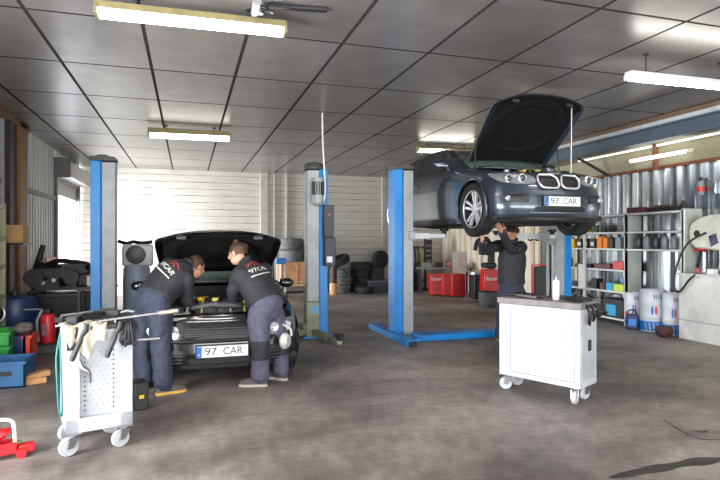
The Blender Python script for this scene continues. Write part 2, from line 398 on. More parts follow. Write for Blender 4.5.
# wall behind the photographer with its two big openings
fw = MB(); fw.box2((XL-0.3, YF-0.2, 3.2), (XR+0.3, YF, HC)); fw.box2((XL-0.3, YF-0.2, 0), (-2.3, YF, 3.2)); fw.box2((7.5, YF-0.2, 0), (XR+0.3, YF, 3.2)); fw.box2((2.4, YF-0.2, 0), (2.8, YF, 3.2))
struct(fw.build('wall_front', mat('front_wall', (190, 186, 178), 0.6), smooth=0))
# yard outside the side door
struct(MB().box2((-30, 5, -0.25), (XL-0.35, 40, -0.05)).build('ground_yard', mat('pale_yard', (205, 205, 205), 0.8), smooth=0))
rl = MB()
for z in (0.95, 0.7): rl.cyl((-4.6, 12, z), (-4.6, 30, z), 0.014, n=6)
for y in [12+0.25*k for k in range(72)]: rl.cyl((-4.6, y, -0.05), (-4.6, y, 0.95), 0.008, n=5)
tag(rl.build('railing', m_greyp), 'thin grey metal railing seen outside the bright open side door', 'railing')
# ------------------------------------------------------------------ fluorescent lamps
def tube_mat(name, s, col=(1.0, 0.97, 0.88, 1)): return mat(name, (245, 245, 238), 0.3, emit=col, estr=s)
m_lampbody = mat('yellowed_lamp_housing', (132, 122, 84), 0.5, scale=10, var=0.2)
def lamp(label, a, b, w, h, s, rods=(), body=m_lampbody, group=None, zmount=HC):
    a, b = Vector(a), Vector(b); d = b-a; ln = d.length
    t = thing('fluorescent_lamp', label, 'lamp', (a+b)/2, math.atan2(d.y, d.x))
    MB().prism([(-ln/2, -w/2, 0.0), (-ln/2, w/2, 0.0), (-ln/2, w/2*0.8, h), (-ln/2, -w/2*0.8, h)], (ln, 0, 0)).build('housing', body, t, bevel=0.006)
    f = MB(); pr = [(-w*0.44, 0.0), (-w*0.42, -h*0.55), (-w*0.22, -h*0.85), (w*0.22, -h*0.85), (w*0.42, -h*0.55), (w*0.44, 0.0)]
    f.rings([[Vector((x, y, z)) for y, z in pr] for x in (-ln/2+0.03, ln/2-0.03)])
    f.build('diffuser', tube_mat('lit_diffuser_%.1f' % s, s), t, smooth=0)
    for sx in (-1, 1): MB().box((sx*(ln/2-0.012), 0, -h*0.2), (0.03, w*1.02, h*1.2)).build('end_cap', body, t, bevel=0.006)
    for r in rods:
        g = MB(); g.cyl((r, 0, h), (r, 0, zmount - (a.z+b.z)/2), 0.007, n=6); g.cyl((r, 0, zmount-(a.z+b.z)/2-0.012), (r, 0, zmount-(a.z+b.z)/2), 0.03, n=10)
        g.build('hanger', m_dark, t)
    return t
lamp('large bright fluorescent lamp nearest the camera with yellowed housing, top left', on_z(95, 10, 3.33), on_z(286, 30, 3.33), 0.15, 0.062, 30, (-0.45, 0.45))
lamp('smaller yellowed fluorescent lamp further back above the black car', on_z(148, 133, 3.33), on_z(231, 137, 3.33), 0.15, 0.09, 6, (-0.4, 0.4))
lamp('bright white fluorescent lamp hung on rods at upper right', on_z(628, 76, 3.22), on_z(628, 76, 3.22)+Vector((1.5, -0.03, 0)), 0.12, 0.05, 40, (0.0-0.52, 0.5), m_white)
lamp('dim fluorescent lamp just behind the raised grey car roof', on_z(417, 149, 3.36), on_z(474, 151, 3.36), 0.16, 0.07, 16, (-0.4, 0.4))
t = thing('wall_lamp_tube', 'slim lit tube lamp on pale board above the corrugated wall', 'lamp', (XR-0.02, 7.53, 2.955))
MB().box((-0.03, 0, 0.0), (0.05, 1.3, 0.06)).build('housing', m_cream, t, bevel=0.006)
MB().cyl((-0.075, -0.6, -0.01), (-0.075, 0.6, -0.01), 0.026, n=14).build('lamp_tube', tube_mat('lit_tube', 9, (1, 1, 0.94, 1)), t)
MB().box((-0.07, -0.62, -0.01), (0.06, 0.04, 0.06)).build('end_cap', m_cream, t); MB().box((-0.07, 0.62, -0.01), (0.06, 0.04, 0.06)).build('end_cap', m_cream, t)
# ceiling bracket with cable above the near lamp
p = on_z(257, 3, HC)
t = thing('ceiling_bracket', 'grey pipe bracket with cable on ceiling above nearest lamp', 'bracket', p)
MB().tube([(0, 0.25, -0.02), (-0.01, 0.05, -0.06), (-0.03, -0.25, -0.09)], 0.035, 10).build('pipe', m_greyp, t)
MB().lathe([(0.05, 0), (0.05, -0.03), (0.03, -0.05), (0.03, -0.09)], (0.02, -0.0, 0)).build('clamp', m_steel, t)
MB().tube(catmull([(0.03, -0.02, -0.05), (0.12, -0.05, -0.09), (0.06, -0.16, -0.10), (0.0, -0.1, -0.06)], 6), 0.008, 6).build('cable_loop', m_black, t)
MB().box((0.33, -0.05, -0.02), (0.5, 0.06, 0.035), (0, 0, -0.15)).build('duct', m_dark, t, bevel=0.01)
# power cable hanging from the ceiling to the lift motor
tag(MB().tube(catmull([(1.98, 8.30, HC-0.005), (1.99, 8.30, 3.0), (2.01, 8.29, 2.6), (2.02, 8.28, 2.3), (2.0, 8.28, 2.12), (1.96, 8.29, 2.06)], 5), 0.013, 8).build('power_cable', mat('white_cable', (225, 225, 220), 0.5)), 'white power cable hanging from ceiling down to the middle lift post', 'cable')

# ------------------------------------------------------------------ two-post lifts (each one thing)
HP = 2.61
def lift_post(t, x, y, out, motor=False):
    # out = -1: outer side towards -x
    p = MB()
    bx0, bx1 = sorted((x + out*0.055, x + out*0.185))
    p.box2((bx0, y-0.15, 0.02), (bx1, y+0.15, HP))
    p.box2((x + out*0.05 - 0.005, y-0.15, 0.02), (x + out*0.05 + 0.012, y+0.15, HP))
    p.build('post', m_blue, t, bevel=0.012)
    g = MB(); gx0, gx1 = sorted((x - out*0.125, x + out*0.05))
    g.box2((gx0, y-0.135, 0.02), (gx1, y-0.115, HP-0.02)); g.box2((gx0, y+0.115, 0.02), (gx1, y+0.135, HP-0.02))
    gx2 = gx1 if out > 0 else gx0
    for yy in (-0.075, 0.075): g.box2((x - out*0.125 - 0.006, y+yy-0.03, 0.02), (x - out*0.125 + 0.006, y+yy+0.03, HP-0.02))
    g.box2((x - out*0.03-0.006, y-0.115, 0.02), (x - out*0.03+0.006, y+0.115, HP-0.02), mi=1)
    g.build('guide_channel', [m_liftgrey, m_dark], t)
    MB().cyl((x - out*0.08, y-0.0, 0.05), (x - out*0.08, y, HP-0.05), 0.025, n=10).build('screw_spindle', m_steel, t)
    MB().box((x + out*0.03, y, 0.012), (0.5, 0.5, 0.024)).build('base_plate', m_blue, t, bevel=0.004)
    c = MB()
    if not motor:
        pr = [(-0.165, 0), (-0.165, 0.055), (-0.09, 0.06), (-0.05, 0.085), (0.05, 0.085), (0.09, 0.06), (0.165, 0.055), (0.165, 0)]
        c.prism([(x + out*0.03 + a, y-0.17, HP + z) for a, z in pr], (0, 0.34, 0))
    else:
        c.lathe([(0.17, 0), (0.17, 0.05), (0.14, 0.1), (0.06, 0.12)], (x + out*0.0, y, HP), n=20)
    c.build('top_cap', mat('dark_cap', (70, 68, 66), 0.6), t, bevel=0.008)
def lift_arm(t, root, tip, z, m, w=0.1):
    a, b = Vector(root).to_3d(), Vector(tip).to_3d(); d = (b-a).normalized(); mid = a + (b-a)*0.55
    ang = math.atan2(d.y, d.x)
    o = MB().box((a+mid)/2 + Vector((0, 0, z)), ((mid-a).length+0.05, w, 0.085), (0, 0, ang)).build('lift_arm', m, t, bevel=0.008)
    MB().box((mid+b)/2 + Vector((0, 0, z)), ((b-mid).length+0.05, w*0.72, 0.062), (0, 0, ang)).build('arm_extension', m, o, bevel=0.006)
    MB().lathe([(0.035, 0), (0.035, 0.05), (0.065, 0.055), (0.065, 0.085), (0.05, 0.09)], b + Vector((0, 0, z+0.02)), n=16).build('lift_pad', m_rubber, o)
    return o
m_olive = mat('olive_arm_paint', (142, 146, 118), 0.55, dirt=(60, 58, 48), dirt_amt=0.7)
# lift around the black car
t = thing('two_post_lift', 'blue and grey two post lift standing around the black car', 'car lift', (0.39, 8.53, 0))
lift_post(t, -1.49, 0, -1); lift_post(t, 1.515, 0, 1, True)
for s in (-1, 1):
    x = s*1.50
    c = MB(); c.box((x - s*0.05, 0, 0.42), (0.17, 0.2, 0.7)); c.box((x - s*0.10, -0.02, 0.14), (0.2, 0.34, 0.16)); c.box((x - s*0.055, -0.19, 0.29), (0.21, 0.10, 0.54))
    cr = c.build('carriage', m_olive, t, bevel=0.012)
    if s > 0: MB().box((x - 0.03, -0.243, 0.44), (0.12, 0.008, 0.12)).build('blue_sticker', mat('sticker_blue', (70, 150, 190), 0.4), cr)
lift_arm(t, (1.47, -0.28), (1.60, -1.18), 0.1, m_olive); lift_arm(t, (1.38, -0.12), (0.80, -0.66), 0.1, m_olive)
lift_arm(t, (1.43, 0.14), (0.76, 0.85), 0.1, m_olive)
lift_arm(t, (-1.43, -0.12), (-0.80, -0.66), 0.1, m_olive); lift_arm(t, (-1.43, 0.14), (-0.76, 0.85), 0.1, m_olive)
mo = MB(); mo.cyl((1.52, -0.235, 2.12), (1.52, -0.235, 2.46), 0.085, n=20)
for k in range(16):
    a = 2*PI*k/16; mo.box((1.52 + 0.09*math.cos(a), -0.235 + 0.09*math.sin(a), 2.30), (0.012, 0.018, 0.2), (0, 0, a), mi=1)
mo.lathe([(0.088, 0), (0.088, -0.06), (0.06, -0.09)], (1.52, -0.235, 2.13)); mo.box((1.52, -0.17, 2.38), (0.1, 0.1, 0.1))
mo.build('motor', [m_liftgrey, m_dark], t)
cb = MB(); cb.box((1.69, -0.21, 1.80), (0.16, 0.12, 0.50)); cb.box((1.705, -0.22, 1.33), (0.17, 0.14, 0.44))
cbo = cb.build('control_box', mat('dark_control_box', (50, 52, 56), 0.5), t, bevel=0.01)
MB().box((1.69, -0.295, 1.21), (0.09, 0.01, 0.09)).build('rating_plate', m_white, cbo)
MB().lathe([(0.02, 0), (0.02, 0.03)], (1.69, -0.27, 1.9), 'Y', 12).build('switch_knob', m_red, cbo)
# lift under the raised car
t = thing('two_post_lift', 'bright blue two post lift holding up the grey car', 'car lift', (4.66, 8.13, 0))
lift_post(t, -1.42, 0, -1); lift_post(t, 1.46, 0, 1)
fb = MB(); fb.box((0.0, -0.38, 0.045), (2.75, 0.32, 0.09), (0, 0, 0.03)); fb.build('floor_beam', m_blue, t, bevel=0.01)
fb = MB(); fb.box((-1.63, -0.03, 0.045), (0.15, 1.75, 0.09)); fb.box((-1.63, -0.92, 0.04), (0.11, 0.08, 0.07), mi=1); fb.box((-1.50, -0.48, 0.03), (0.3, 0.3, 0.05)); fb.build('base_bar', [m_blue, m_dark], t, bevel=0.008)
LZ = 1.55
for s in (-1, 1):
    x = s*1.43
    c = MB(); c.box((x - s*0.05, 0, LZ+0.25), (0.17, 0.2, 0.75)); c.box((x - s*0.15, 0, LZ+0.03), (0.18, 0.36, 0.14))
    c.build('carriage', m_liftgrey, t, bevel=0.012)
    for sy, ln, tx in ((-1, 0.55, .96), (1, 0.9, .80)):
        lift_arm(t, (x - s*0.17, sy*0.12), (s*tx, sy*ln), LZ+0.02, mat('pale_arm_paint', (196, 198, 196), 0.45))
# ------------------------------------------------------------------ cars
m_glass = mat('dark_car_glass', (34, 42, 40), 0.06, coat=0.6, var=0.05)
m_trim = mat('car_black_trim', (16, 16, 17), 0.45)
m_mesh = mat('grille_mesh', (12, 12, 13), 0.5)
m_plate = mat('plate_white', (226, 228, 230), 0.4, var=0.03)
m_plateblue = mat('plate_blue', (20, 92, 190), 0.4, var=0.05)
m_ink = mat('plate_ink', (18, 18, 20), 0.5, var=0.03)
m_lens = mat('clear_lens', (150, 156, 160), 0.08, 0.5, coat=1.0)
m_under = mat('underbody_black', (24, 24, 25), 0.7, scale=10)
m_alloy = mat('alloy_rim', (206, 206, 208), 0.35, 0.45)
m_liner = mat('hood_liner_felt', (15, 15, 16), 0.9, scale=18, var=0.3, bump=0.4, spec=0.2)

WT_ = [(0, .795), (.1, .822), (.3, .836), (.62, .842), (.74, .83), (.9, .805), (1, .76)]
PF_ = [(0, .09), (.12, .02), (.3, 0), (.5, .012), (.7, .04), (.88, .075), (1, .13)]
PR_ = [(0, .1), (.2, .0), (.5, .03), (.8, .08), (1, .16)]
ZT_A = [(0, .79), (.3, .82), (.7, .90), (1.25, .975), (2.5, 1.0), (4.0, 1.03), (4.4, 1.0)]
ZT_B = [(0, .70), (.3, .75), (.7, .86), (1.25, .96), (2.5, 1.0), (4.0, 1.03), (4.4, 1.0)]
ZT_ = ZT_A
CL, RC, NE, ZB, TW = 4.32, 0.52, 2.5, 0.21, 0.31      # length, corner depth, corner power, sill height, tyre radius
AX = (0.70, 3.40)
def corner(x, w): 
    t = min(1, abs(x)/w); return RC*(1-(1-t**NE)**(1/NE))
def fp(x, z, d=0.0):
    y = 0.1
    for _ in range(4):
        f = max(0, min(1, (z-ZB)/(interp(ZT_, y)-ZB))); w = interp(WT_, f); y = interp(PF_, f) + corner(x, w*0.999)
    return Vector((x*(1 + d*0.3), y - d, z))
def sidep(y, z, sgn, d=0.0):
    f = max(0, min(1, (z-ZB)/(interp(ZT_, y)-ZB))); return Vector((sgn*(interp(WT_, f)+d), y, z))
def ring_pts(f):
    w = interp(WT_, f); pf = interp(PF_, f); pr = interp(PR_, f); pts = []
    n = 26
    for i in range(n+1):
        th = PI/2*i/n; x = w*math.sin(th)**(2/NE) if i else 0.0; pts.append((x, pf + RC*(1-math.cos(th)**(2/NE))) if i < n else (w, pf+RC))
    y0, y1 = pf+RC, CL-pr-RC; k = 120
    for i in range(1, k): pts.append((w, y0+(y1-y0)*i/k))
    for i in range(n+1):
        th = PI/2*(1-i/n); x = w*math.sin(th)**(2/NE) if i < n else 0.0
        pts.append((x, CL-pr-RC*(1-math.cos(th)**(2/NE)) if i else CL-pr-RC))
    return pts
def patch(outline, d, m, parent, name, label=None, back=0.02, mapf=fp, smooth=30):
    c = (sum(p[0] for p in outline)/len(outline), sum(p[1] for p in outline)/len(outline))
    rs = []
    for k, dd in ((1.0, -back), (1.0, d), (0.66, d*1.1), (0.33, d*1.15), (0.05, d*1.15)):
        rs.append([mapf(c[0]+(x-c[0])*k, c[1]+(z-c[1])*k, dd) for x, z in outline])
    return MB().rings(rs).build(name, m, parent, smooth=smooth, label=label)
def rrect(cx, cz, w, h, r, n=5, sk=0.0):
    out = []
    for qx, qz, a0 in ((1, 1, 0), (-1, 1, PI/2), (-1, -1, PI), (1, -1, 1.5*PI)):
        for i in range(n+1):
            a = a0 + PI/2*i/n; z = qz*(h/2-r) + r*math.sin(a)
            out.append((cx + qx*(w/2-r) + r*math.cos(a) + sk*z, cz + z))
    return out
def smooth_poly(pts, n=5):
    m = len(pts); out = []
    for i in range(m):
        p0, p1, p2, p3 = (Vector(pts[(i+k-1) % m]) for k in range(4))
        for k in range(n):
            t = k/n; q = 0.5*((2*p1)+(p2-p0)*t+(2*p0-5*p1+4*p2-p3)*t*t+(3*p1-p0-3*p2+p3)*t**3); out.append((q[0], q[1]))
    return out
CAB = [(1.16, .985), (1.5, 1.17), (1.9, 1.345), (2.15, 1.40), (2.6, 1.425), (3.1, 1.405), (3.5, 1.36), (3.85, 1.24), (4.12, 1.03)]
def cabp(y, t, side, d=0.0):
    zt = interp(CAB, y); zb = .955 if y < 4 else .98
    hw = lambda z: .745 - .205*(max(z, .955)-.955)/.45
    if y < 2.0: wtop = lerp(.67, hw(zt), min(1, (y-1.16)/.84))
    else: wtop = hw(zt)
    ze = zt-.035
    if t < .6: z = lerp(zb, ze, t/.6); x = lerp(.745, wtop, t/.6); n = (1, 0, .45)
    elif t < .72: q = (t-.6)/.12; x = wtop - .05*q*q; z = ze + .03*q; n = (.7, 0, .7)
    else: q = (t-.72)/.28; x = (wtop-.05)*(1-q); z = ze + .03 + .012*(1-(1-q)**2); n = (0, -.5 if y < 2 else .1, 1)
    return Vector((side*(x + d*n[0]), y + d*n[1], z + d*n[2]))
def hood_frame(hy, hz, a):
    es = Vector((0, -math.cos(a), math.sin(a))); en = Vector((0, math.sin(a), math.cos(a))); o = Vector((0, hy, hz))
    return lambda x, s, n: o + Vector((x, 0, 0)) + es*s + en*n
def hood_xy(u, v, Lh, inset=0.0):
    hw = lerp(.62, .67, min(1, v*1.4)) - inset - .10*max(0, (v-.80)/.20)**2.5
    s = lerp(inset, Lh-inset, v) * (1 - .07*abs(u)**2.4*v)
    return u*hw, s
def wheel(parent, x, y, z, r):
    sg = 1 if x > 0 else -1; c = Vector((x, y, z))
    prof = [(r*.715, -.085), (r*.755, -.1), (r*.93, -.105), (r*.99, -.085), (r, -.06), (r*1.0, -.032), (r*.982, -.03), (r*.982, -.022), (r, -.02), (r, .02), (r*.982, .022), (r*.982, .03), (r, .032), (r, .06), (r*.99, .085), (r*.93, .105), (r*.755, .1), (r*.715, .085)]
    w = MB().lathe(prof, c, 'X', 40, cap=False).build('wheel', m_rubber, parent, smooth=30)
    rm = MB(); R = r*.735
    rm.lathe([(R, -.09), (R, .085), (R*.96, .095), (R*.93, .08)], c, Matrix(((0,0,sg),(1,0,0),(0,sg,0))), 36, cap=False)
    rm.lathe([(R*.93, .08), (R*.90, .05), (R*.89, -.085)], c, Matrix(((0,0,sg),(1,0,0),(0,sg,0))), 36, cap=False, mi=1)
    rm.lathe([(.001, .06), (.03, .06), (.045, .055), (.055, .03), (.055, -.02)], c, Matrix(((0,0,sg),(1,0,0),(0,sg,0))), 20)
    for k in range(5):
        for q in (-1, 1):
            a = 2*PI*k/5 + PI/2 + .02; d = Vector((0, math.cos(a), math.sin(a))); e = Vector((0, -math.sin(a), math.cos(a)))
            p0 = c + d*.035 + e*q*.012 + Vector((sg*.05, 0, 0)); p1 = c + d*(R*.93) + e*q*.045 + Vector((sg*.072, 0, 0))
            rm.rings([[p0+e*.016, p0-e*.016, p0-e*.016-Vector((sg*.03,0,0)), p0+e*.016-Vector((sg*.03,0,0))], [p1+e*.015, p1-e*.015, p1-e*.015-Vector((sg*.03,0,0)), p1+e*.015-Vector((sg*.03,0,0))]])
    rm.build('alloy_rim', [m_alloy, m_dark], w, smooth=35, label='silver five double-spoke alloy rim')
    bd = MB(); bd.lathe([(R*.72, -.02), (R*.72, .0), (.05, .005)], c, Matrix(((0,0,sg),(1,0,0),(0,sg,0))), 28)
    bd.build('brake_disc', m_dark, w)
    return w
def make_car(label, paint, loc, hood_a, hy, hz, Lh, kind, TW, WZ, mir):
    global ZT_
    ZT_ = ZT_A if kind else ZT_B
    t = thing('car', label, 'car', loc)
    # body shell
    F = [0, .03, .07, .12, .17, .22, .27, .32, .37, .42, .47, .52, .57, .62, .66, .70, .74, .78, .82, .86, .90, .94, .97, 1.0]
    mb = MB(); bm = mb.bm
    rings = []
    for f in F:
        r = [Vector((x, y, ZB + (.05*max(0, (y-3.6)/.7)) *(1-f) + f*(interp(ZT_, y)-ZB))) for x, y in ring_pts(f)]
        rings.append(r)
    n = len(rings[0])
    def sv(rs, sg): return [[bm.verts.new((sg*p.x, p.y, p.z)) for p in r] for r in rs]
    for sg in (-1, 1):
        vs = sv(rings, sg)
        for a, b in zip(vs, vs[1:]):
            for i in range(n-1): bm.faces.new((a[i], a[i+1], b[i+1], b[i]))
    top = rings[-1]; U = [-1, -.86, -.5, 0, .5, .86, 1]
    rows = [[Vector((u*p.x, p.y, p.z + .018*(1-abs(u)**3))) for u in U] for p in top]
    vr = [[bm.verts.new(p) for p in r] for r in rows]
    for a, b in zip(vr, vr[1:]):
        for i in range(6):
            cy = (a[i].co.y + b[i].co.y)/2; cx = abs(a[i].co.x + a[i+1].co.x)/2
            if .21 < cy < 1.17 and cx < .68: continue
            try: bm.faces.new((a[i], a[i+1], b[i+1], b[i]))
            except ValueError: pass
    bmesh.ops.remove_doubles(bm, verts=bm.verts, dist=2e-4)
    AR = TW + .042; kill = []
    for f in bm.faces:
        c = f.calc_center_median()
        for ay in AX:
            if abs(c.x) > .62 and c.z < .8 and math.hypot(c.y-ay, c.z-(WZ+.01)) < AR: kill.append(f); break
    touched = {v for f in kill for v in f.verts}
    bmesh.ops.delete(bm, geom=kill, context='FACES')
    for v in touched:
        if v.is_valid and v.link_faces and v.co.z > ZB + .005:
            for ay in AX:
                d = Vector((v.co.y-ay, v.co.z-WZ-.01)); 
                if abs(d.length-AR) < .05:
                    d = d.normalized()*AR; v.co.y = ay+d.x; v.co.z = max(ZB, WZ+.01+d.y)
    mb.build('body', paint, t, smooth=50)
    # arch lips, liners
    for ay in AX:
        for sg in (-1, 1):
            arc = [(ay + AR*math.cos(a), WZ+.01+AR*math.sin(a)) for a in [(-.3 + (PI+.6)*k/24) for k in range(25)]]
            arc = [p for p in arc if p[1] > ZB]
            MB().tube([sidep(y, z, sg, .002) for y, z in arc], .013, 6).build('arch_lip', paint, t)
            li = MB()
            A = [[Vector((sg*x, ay + (AR+.003)*math.cos(a), WZ+.01+(AR+.003)*math.sin(a))) for x in (.48, .80)] for a in [(-.25+(PI+.5)*k/20) for k in range(21)]]
            li.shell(A, Vector((0, 0, .01))); li.box((sg*.5, ay, .48), (.02, .72, .5))
            li.build('wheel_arch_liner', m_under, t)
    for ay in AX:
        for sg in (-1, 1): wheel(t, sg*.735, ay, WZ, TW)
    # underbody
    ub = MB(); ub.box2((-.80, .25, .235), (.80, .42, .30)); ub.box2((-.50, .3, .235), (.50, 4.15, .32)); ub.box2((-.82, 1.18, .225), (.82, 3.08, .30)); ub.box2((-.7, 3.9, .3), (.7, 4.2, .4))
    ub.box2((-.35, .55, .18), (.35, .95, .24)); ub.tube([(-.12, .8, .2), (-.12, 2.0, .2), (-.2, 3.2, .22), (-.45, 4.2, .3)], .035, 8)
    for sg in (-1, 1): ub.cyl((sg*.2, .82, .25), (sg*.68, .79, WZ), .028, n=8); ub.cyl((sg*.5, .85, .62), (sg*.62, .79, WZ), .03, n=8)
    ub.build('underbody', m_under, t, bevel=.008)
    # cabin
    ys = [1.16+.04*k for k in range(75)]; ts = [0, .1, .2, .3, .4, .5, .6, .63, .66, .69, .72, .8, .9, 1.0]
    ys = [y for y in ys if y <= 4.12]
    cb = MB(); cb.grid([[cabp(y, tt, -1) for tt in ts] + [cabp(y, tt, 1) for tt in ts[::-1][1:]] for y in ys])
    cb.rings([[cabp(ys[-1], tt, -1) for tt in ts] + [cabp(ys[-1], tt, 1) for tt in ts[::-1][1:]]], True)
    bmesh.ops.remove_doubles(cb.bm, verts=cb.bm.verts, dist=1e-4)
    cb.build('cabin', paint, t, smooth=50)
    G = []
    for k in range(13):
        v = k/12; row = []
        for j in range(17):
            u = -1 + 2*j/16; y = lerp(1.20, 1.93, v); tt = .74 + .26*(1-abs(u)); row.append(cabp(y, tt, -1 if u < 0 else 1, .006))
        G.append(row)
    MB().shell(G, (0, .006, -.012)).build('windscreen', mat('windscreen_reflection_tone', (104, 122, 114), .12, coat=.6, var=.08), t)  # pale grey-green base colour stands in for reflections and the lit cabin
    for sg in (-1, 1):
        for nm, b0, b1, t0, t1 in (('side_window', 1.60, 2.66, 2.02, 2.66), ('side_window', 2.74, 3.62, 2.74, 3.42)):
            G = [[cabp(lerp(lerp(b0, b1, i/12), lerp(t0, t1, i/12), j/6), lerp(.09, .56, j/6), sg, .006) for i in range(13)] for j in range(7)]
            MB().shell(G, (-sg*.012, 0, 0)).build(nm, m_glass, t)
    G = [[cabp(lerp(3.66, 4.08, k/8), .74+.26*(1-abs(-1+2*j/12)), -1 if j < 6 else 1, .006) for j in range(13)] for k in range(9)]
    MB().shell(G, (0, 0, -.012)).build('rear_window', m_glass, t)
    wpr = MB()
    for sg in (-1, 1): wpr.tube([(sg*.35-.1, 1.19, 1.0), (sg*.1-.1, 1.24, 1.035)], .01, 6)
    wpr.build('wiper', m_trim, t)
    # door seams and handles, mirrors
    for sg in (-1, 1):
        sm = MB()
        for y in (1.32, 2.70, 3.30): sm.tube([sidep(y + (.0 if z > .5 else 0), z, sg, .0005) for z in [.27+.05*k for k in range(15)]], .004, 5)
        sm.tube([sidep(1.32+.1*k, .30, sg, .0005) for k in range(20)], .004, 5)
        sm.build('door_seam', m_trim, t)
        for y in (2.48, 3.12): MB().box(sidep(y, .83, sg, .014), (.022, .17, .03)).build('door_handle', paint, t, bevel=.008)
        sk = MB(); sk.tube([sidep(1.25, .235, sg, -.012), sidep(3.0, .235, sg, -.012)], .03, 8); sk.build('side_skirt', m_trim if kind else paint, t)
        mr = MB(); mr.ell((sg*.90, 1.46, mir), ((.115 if kind else .095), .06, .062), 18, 12); mr.tube([(sg*.74, 1.48, .97), (sg*.82, 1.46, mir-.03)], .028, 8)
        mo = mr.build('door_mirror', paint, t)
        MB().box((sg*.90, 1.522, mir), (.16, .01, .10)).build('mirror_glass', m_glass, mo)
        if kind: MB().tube([(sg*.82, 1.41, mir-.025), (sg*.90, 1.392, mir-.032), (sg*.99, 1.41, mir-.025)], .012, 6).build('mirror_strip', m_chrome, mo)
    # hood
    H = hood_frame(hy, hz, hood_a); G = []; UN, VN = 20, 16
    for i in range(VN+1):
        row = []
        for j in range(UN+1):
            u = -1+2*j/UN; v = i/VN; x, s = hood_xy(u, v, Lh); row.append(H(x, s, .05*(1-abs(u)**2.5)*(1-.5*v) - .05*max(0, (v-.8)/.2)**2 - .025*abs(u)**6))
        G.append(row)
    off = H(0, 0, -.022) - H(0, 0, 0)
    ho = MB().shell(G, off).build('hood', paint, t, smooth=40)
    G2 = []
    for i in range(29):
        row = []
        for j in range(29):
            u = -1+2*j/28; v = i/28; x, s = hood_xy(u, v, Lh, .022)
            r = math.hypot(u*.95, (v-.52)*2.0); rib = .030 if .66 < r < .84 else (.0 if r <= .66 else .006)
            if r <= .62 and (abs(u) < .05): rib = .012
            n = .05*(1-abs(u)**2.5)*(1-.5*v) - .05*max(0, (v-.8)/.2)**2 - .026 - rib
            row.append(H(x, s, n))
        G2.append(row)
    MB().shell(G2, H(0, 0, .008)-H(0, 0, 0)).build('hood_liner', m_liner, ho, smooth=25, label='black felt liner under the raised hood')
    for sx in (-.4, .4):
        MB().box(H(sx, Lh*.91, -.055), (.10, .03, .05)).build('hood_catch', m_dark, ho, bevel=.005)
    for sg in (-1, 1): MB().cyl((sg*.66, hy-.30, .90), H(sg*.64, .34, -.03), .011, n=8).build('gas_strut', m_dark, t)
    # engine bay
    eb = MB(); eb.box2((-.60, .3, .42), (.60, 1.19, .44)); eb.box2((-.71, 1.15, .42), (.71, 1.19, .955)); eb.box2((-.69, .52, .42), (-.64, 1.19, .82)); eb.box2((.64, .52, .42), (.69, 1.19, .82)); eb.box2((-.42, .24, .42), (.42, .26, .68))
    eb.build('engine_bay', m_under, t)
    en = MB(); en.box((.05, .66, .63), (.62, .46, .36)); en.box((.05, .62, .815), (.56, .36, .05)); en.box((-.45, .78, .66), (.2, .3, .32)); en.tube([(-.3, .4, .78), (-.1, .33, .82), (.2, .34, .80), (.42, .45, .76)], .035, 10)
    en.lathe([(.12, 0), (.12, .14), (.09, .16)], (-.48, .42, .66)); en.lathe([(.09, 0), (.09, .05)], (.5, .95, .80))
    eo = en.build('engine', mat('engine_casting', (66, 66, 66), .5, .3, scale=14, var=.4), t, bevel=.012)
    MB().box((.48, .55, .70), (.26, .22, .20)).build('battery', m_black, t, bevel=.008)
    zs = .765 if kind else .70
    sp = MB(); sp.box((0, .185, zs), (1.15, .07, .035)); sp.box((-.3, .20, zs-.035), (.06, .05, .1)); sp.box((.32, .20, zs-.035), (.06, .05, .1)); sp.box((-.42, .30, zs+.02), (.22, .16, .06)); sp.box((.40, .28, zs+.015), (.20, .12, .05))
    sp.build('slam_panel', mat('bare_slam_panel', (150, 150, 140), .45, scale=16, var=.35), t, bevel=.006)
    for q, (x, y, z, mm) in enumerate(((.22, .5, .85, m_navy), (.34, .52, .84, mat('cap_blue', (30, 70, 190), .4)), (-.2, .5, .85, m_yellow), (-.05, .42, .85, mat('cap_olive', (150, 150, 70), .5)), (-.5, .42, .835, m_steel), (.5, .6, .82, m_steel))):
        MB().lathe([(.035, 0), (.04, .015), (.035, .035), (.01, .04)], (x, y, z)).build('filler_cap', mm, t)
    hs = MB()
    for k in range(7): hs.tube(catmull([(-.5+.15*k, .3, .72), (-.45+.14*k, .42, .86+.01*(k % 3)), (-.35+.12*k, .62, .86), (-.3+.1*k, .8, .76)], 5), .012+.004*(k % 2), 6, mi=k % 3)
    hs.build('hose', [m_black, mat('hose_grey', (120, 120, 112), .5), mat('hose_olive', (120, 120, 60), .5)], t)
    # number plate
    zc = .455 if kind else .39; y0 = fp(0, zc).y - .022
    pl = MB().box((0, y0, zc), (.50, .012, .112)).build('number_plate', m_plate, t, bevel=.003)
    MB().box((-.226, y0-.0065, zc), (.048, .004, .108)).build('blue_band', m_plateblue, pl)
    text('97', .105, Matrix.Translation((-.115, y0-.008, zc)) @ FRONT, m_ink, pl, 'plate_numerals', .001, xs=1.15); text('CAR', .105, Matrix.Translation((.10, y0-.008, zc)) @ FRONT, m_ink, pl, 'plate_lettering', .001, xs=.95)
    text('F', .03, Matrix.Translation((-.226, y0-.0095, zc-.03)) @ FRONT, m_plate, pl, 'country_letter', .0008)
    MB().box((0, y0+.014, zc), (.53, .02, .14)).build('plate_holder', m_trim, t, bevel=.004)
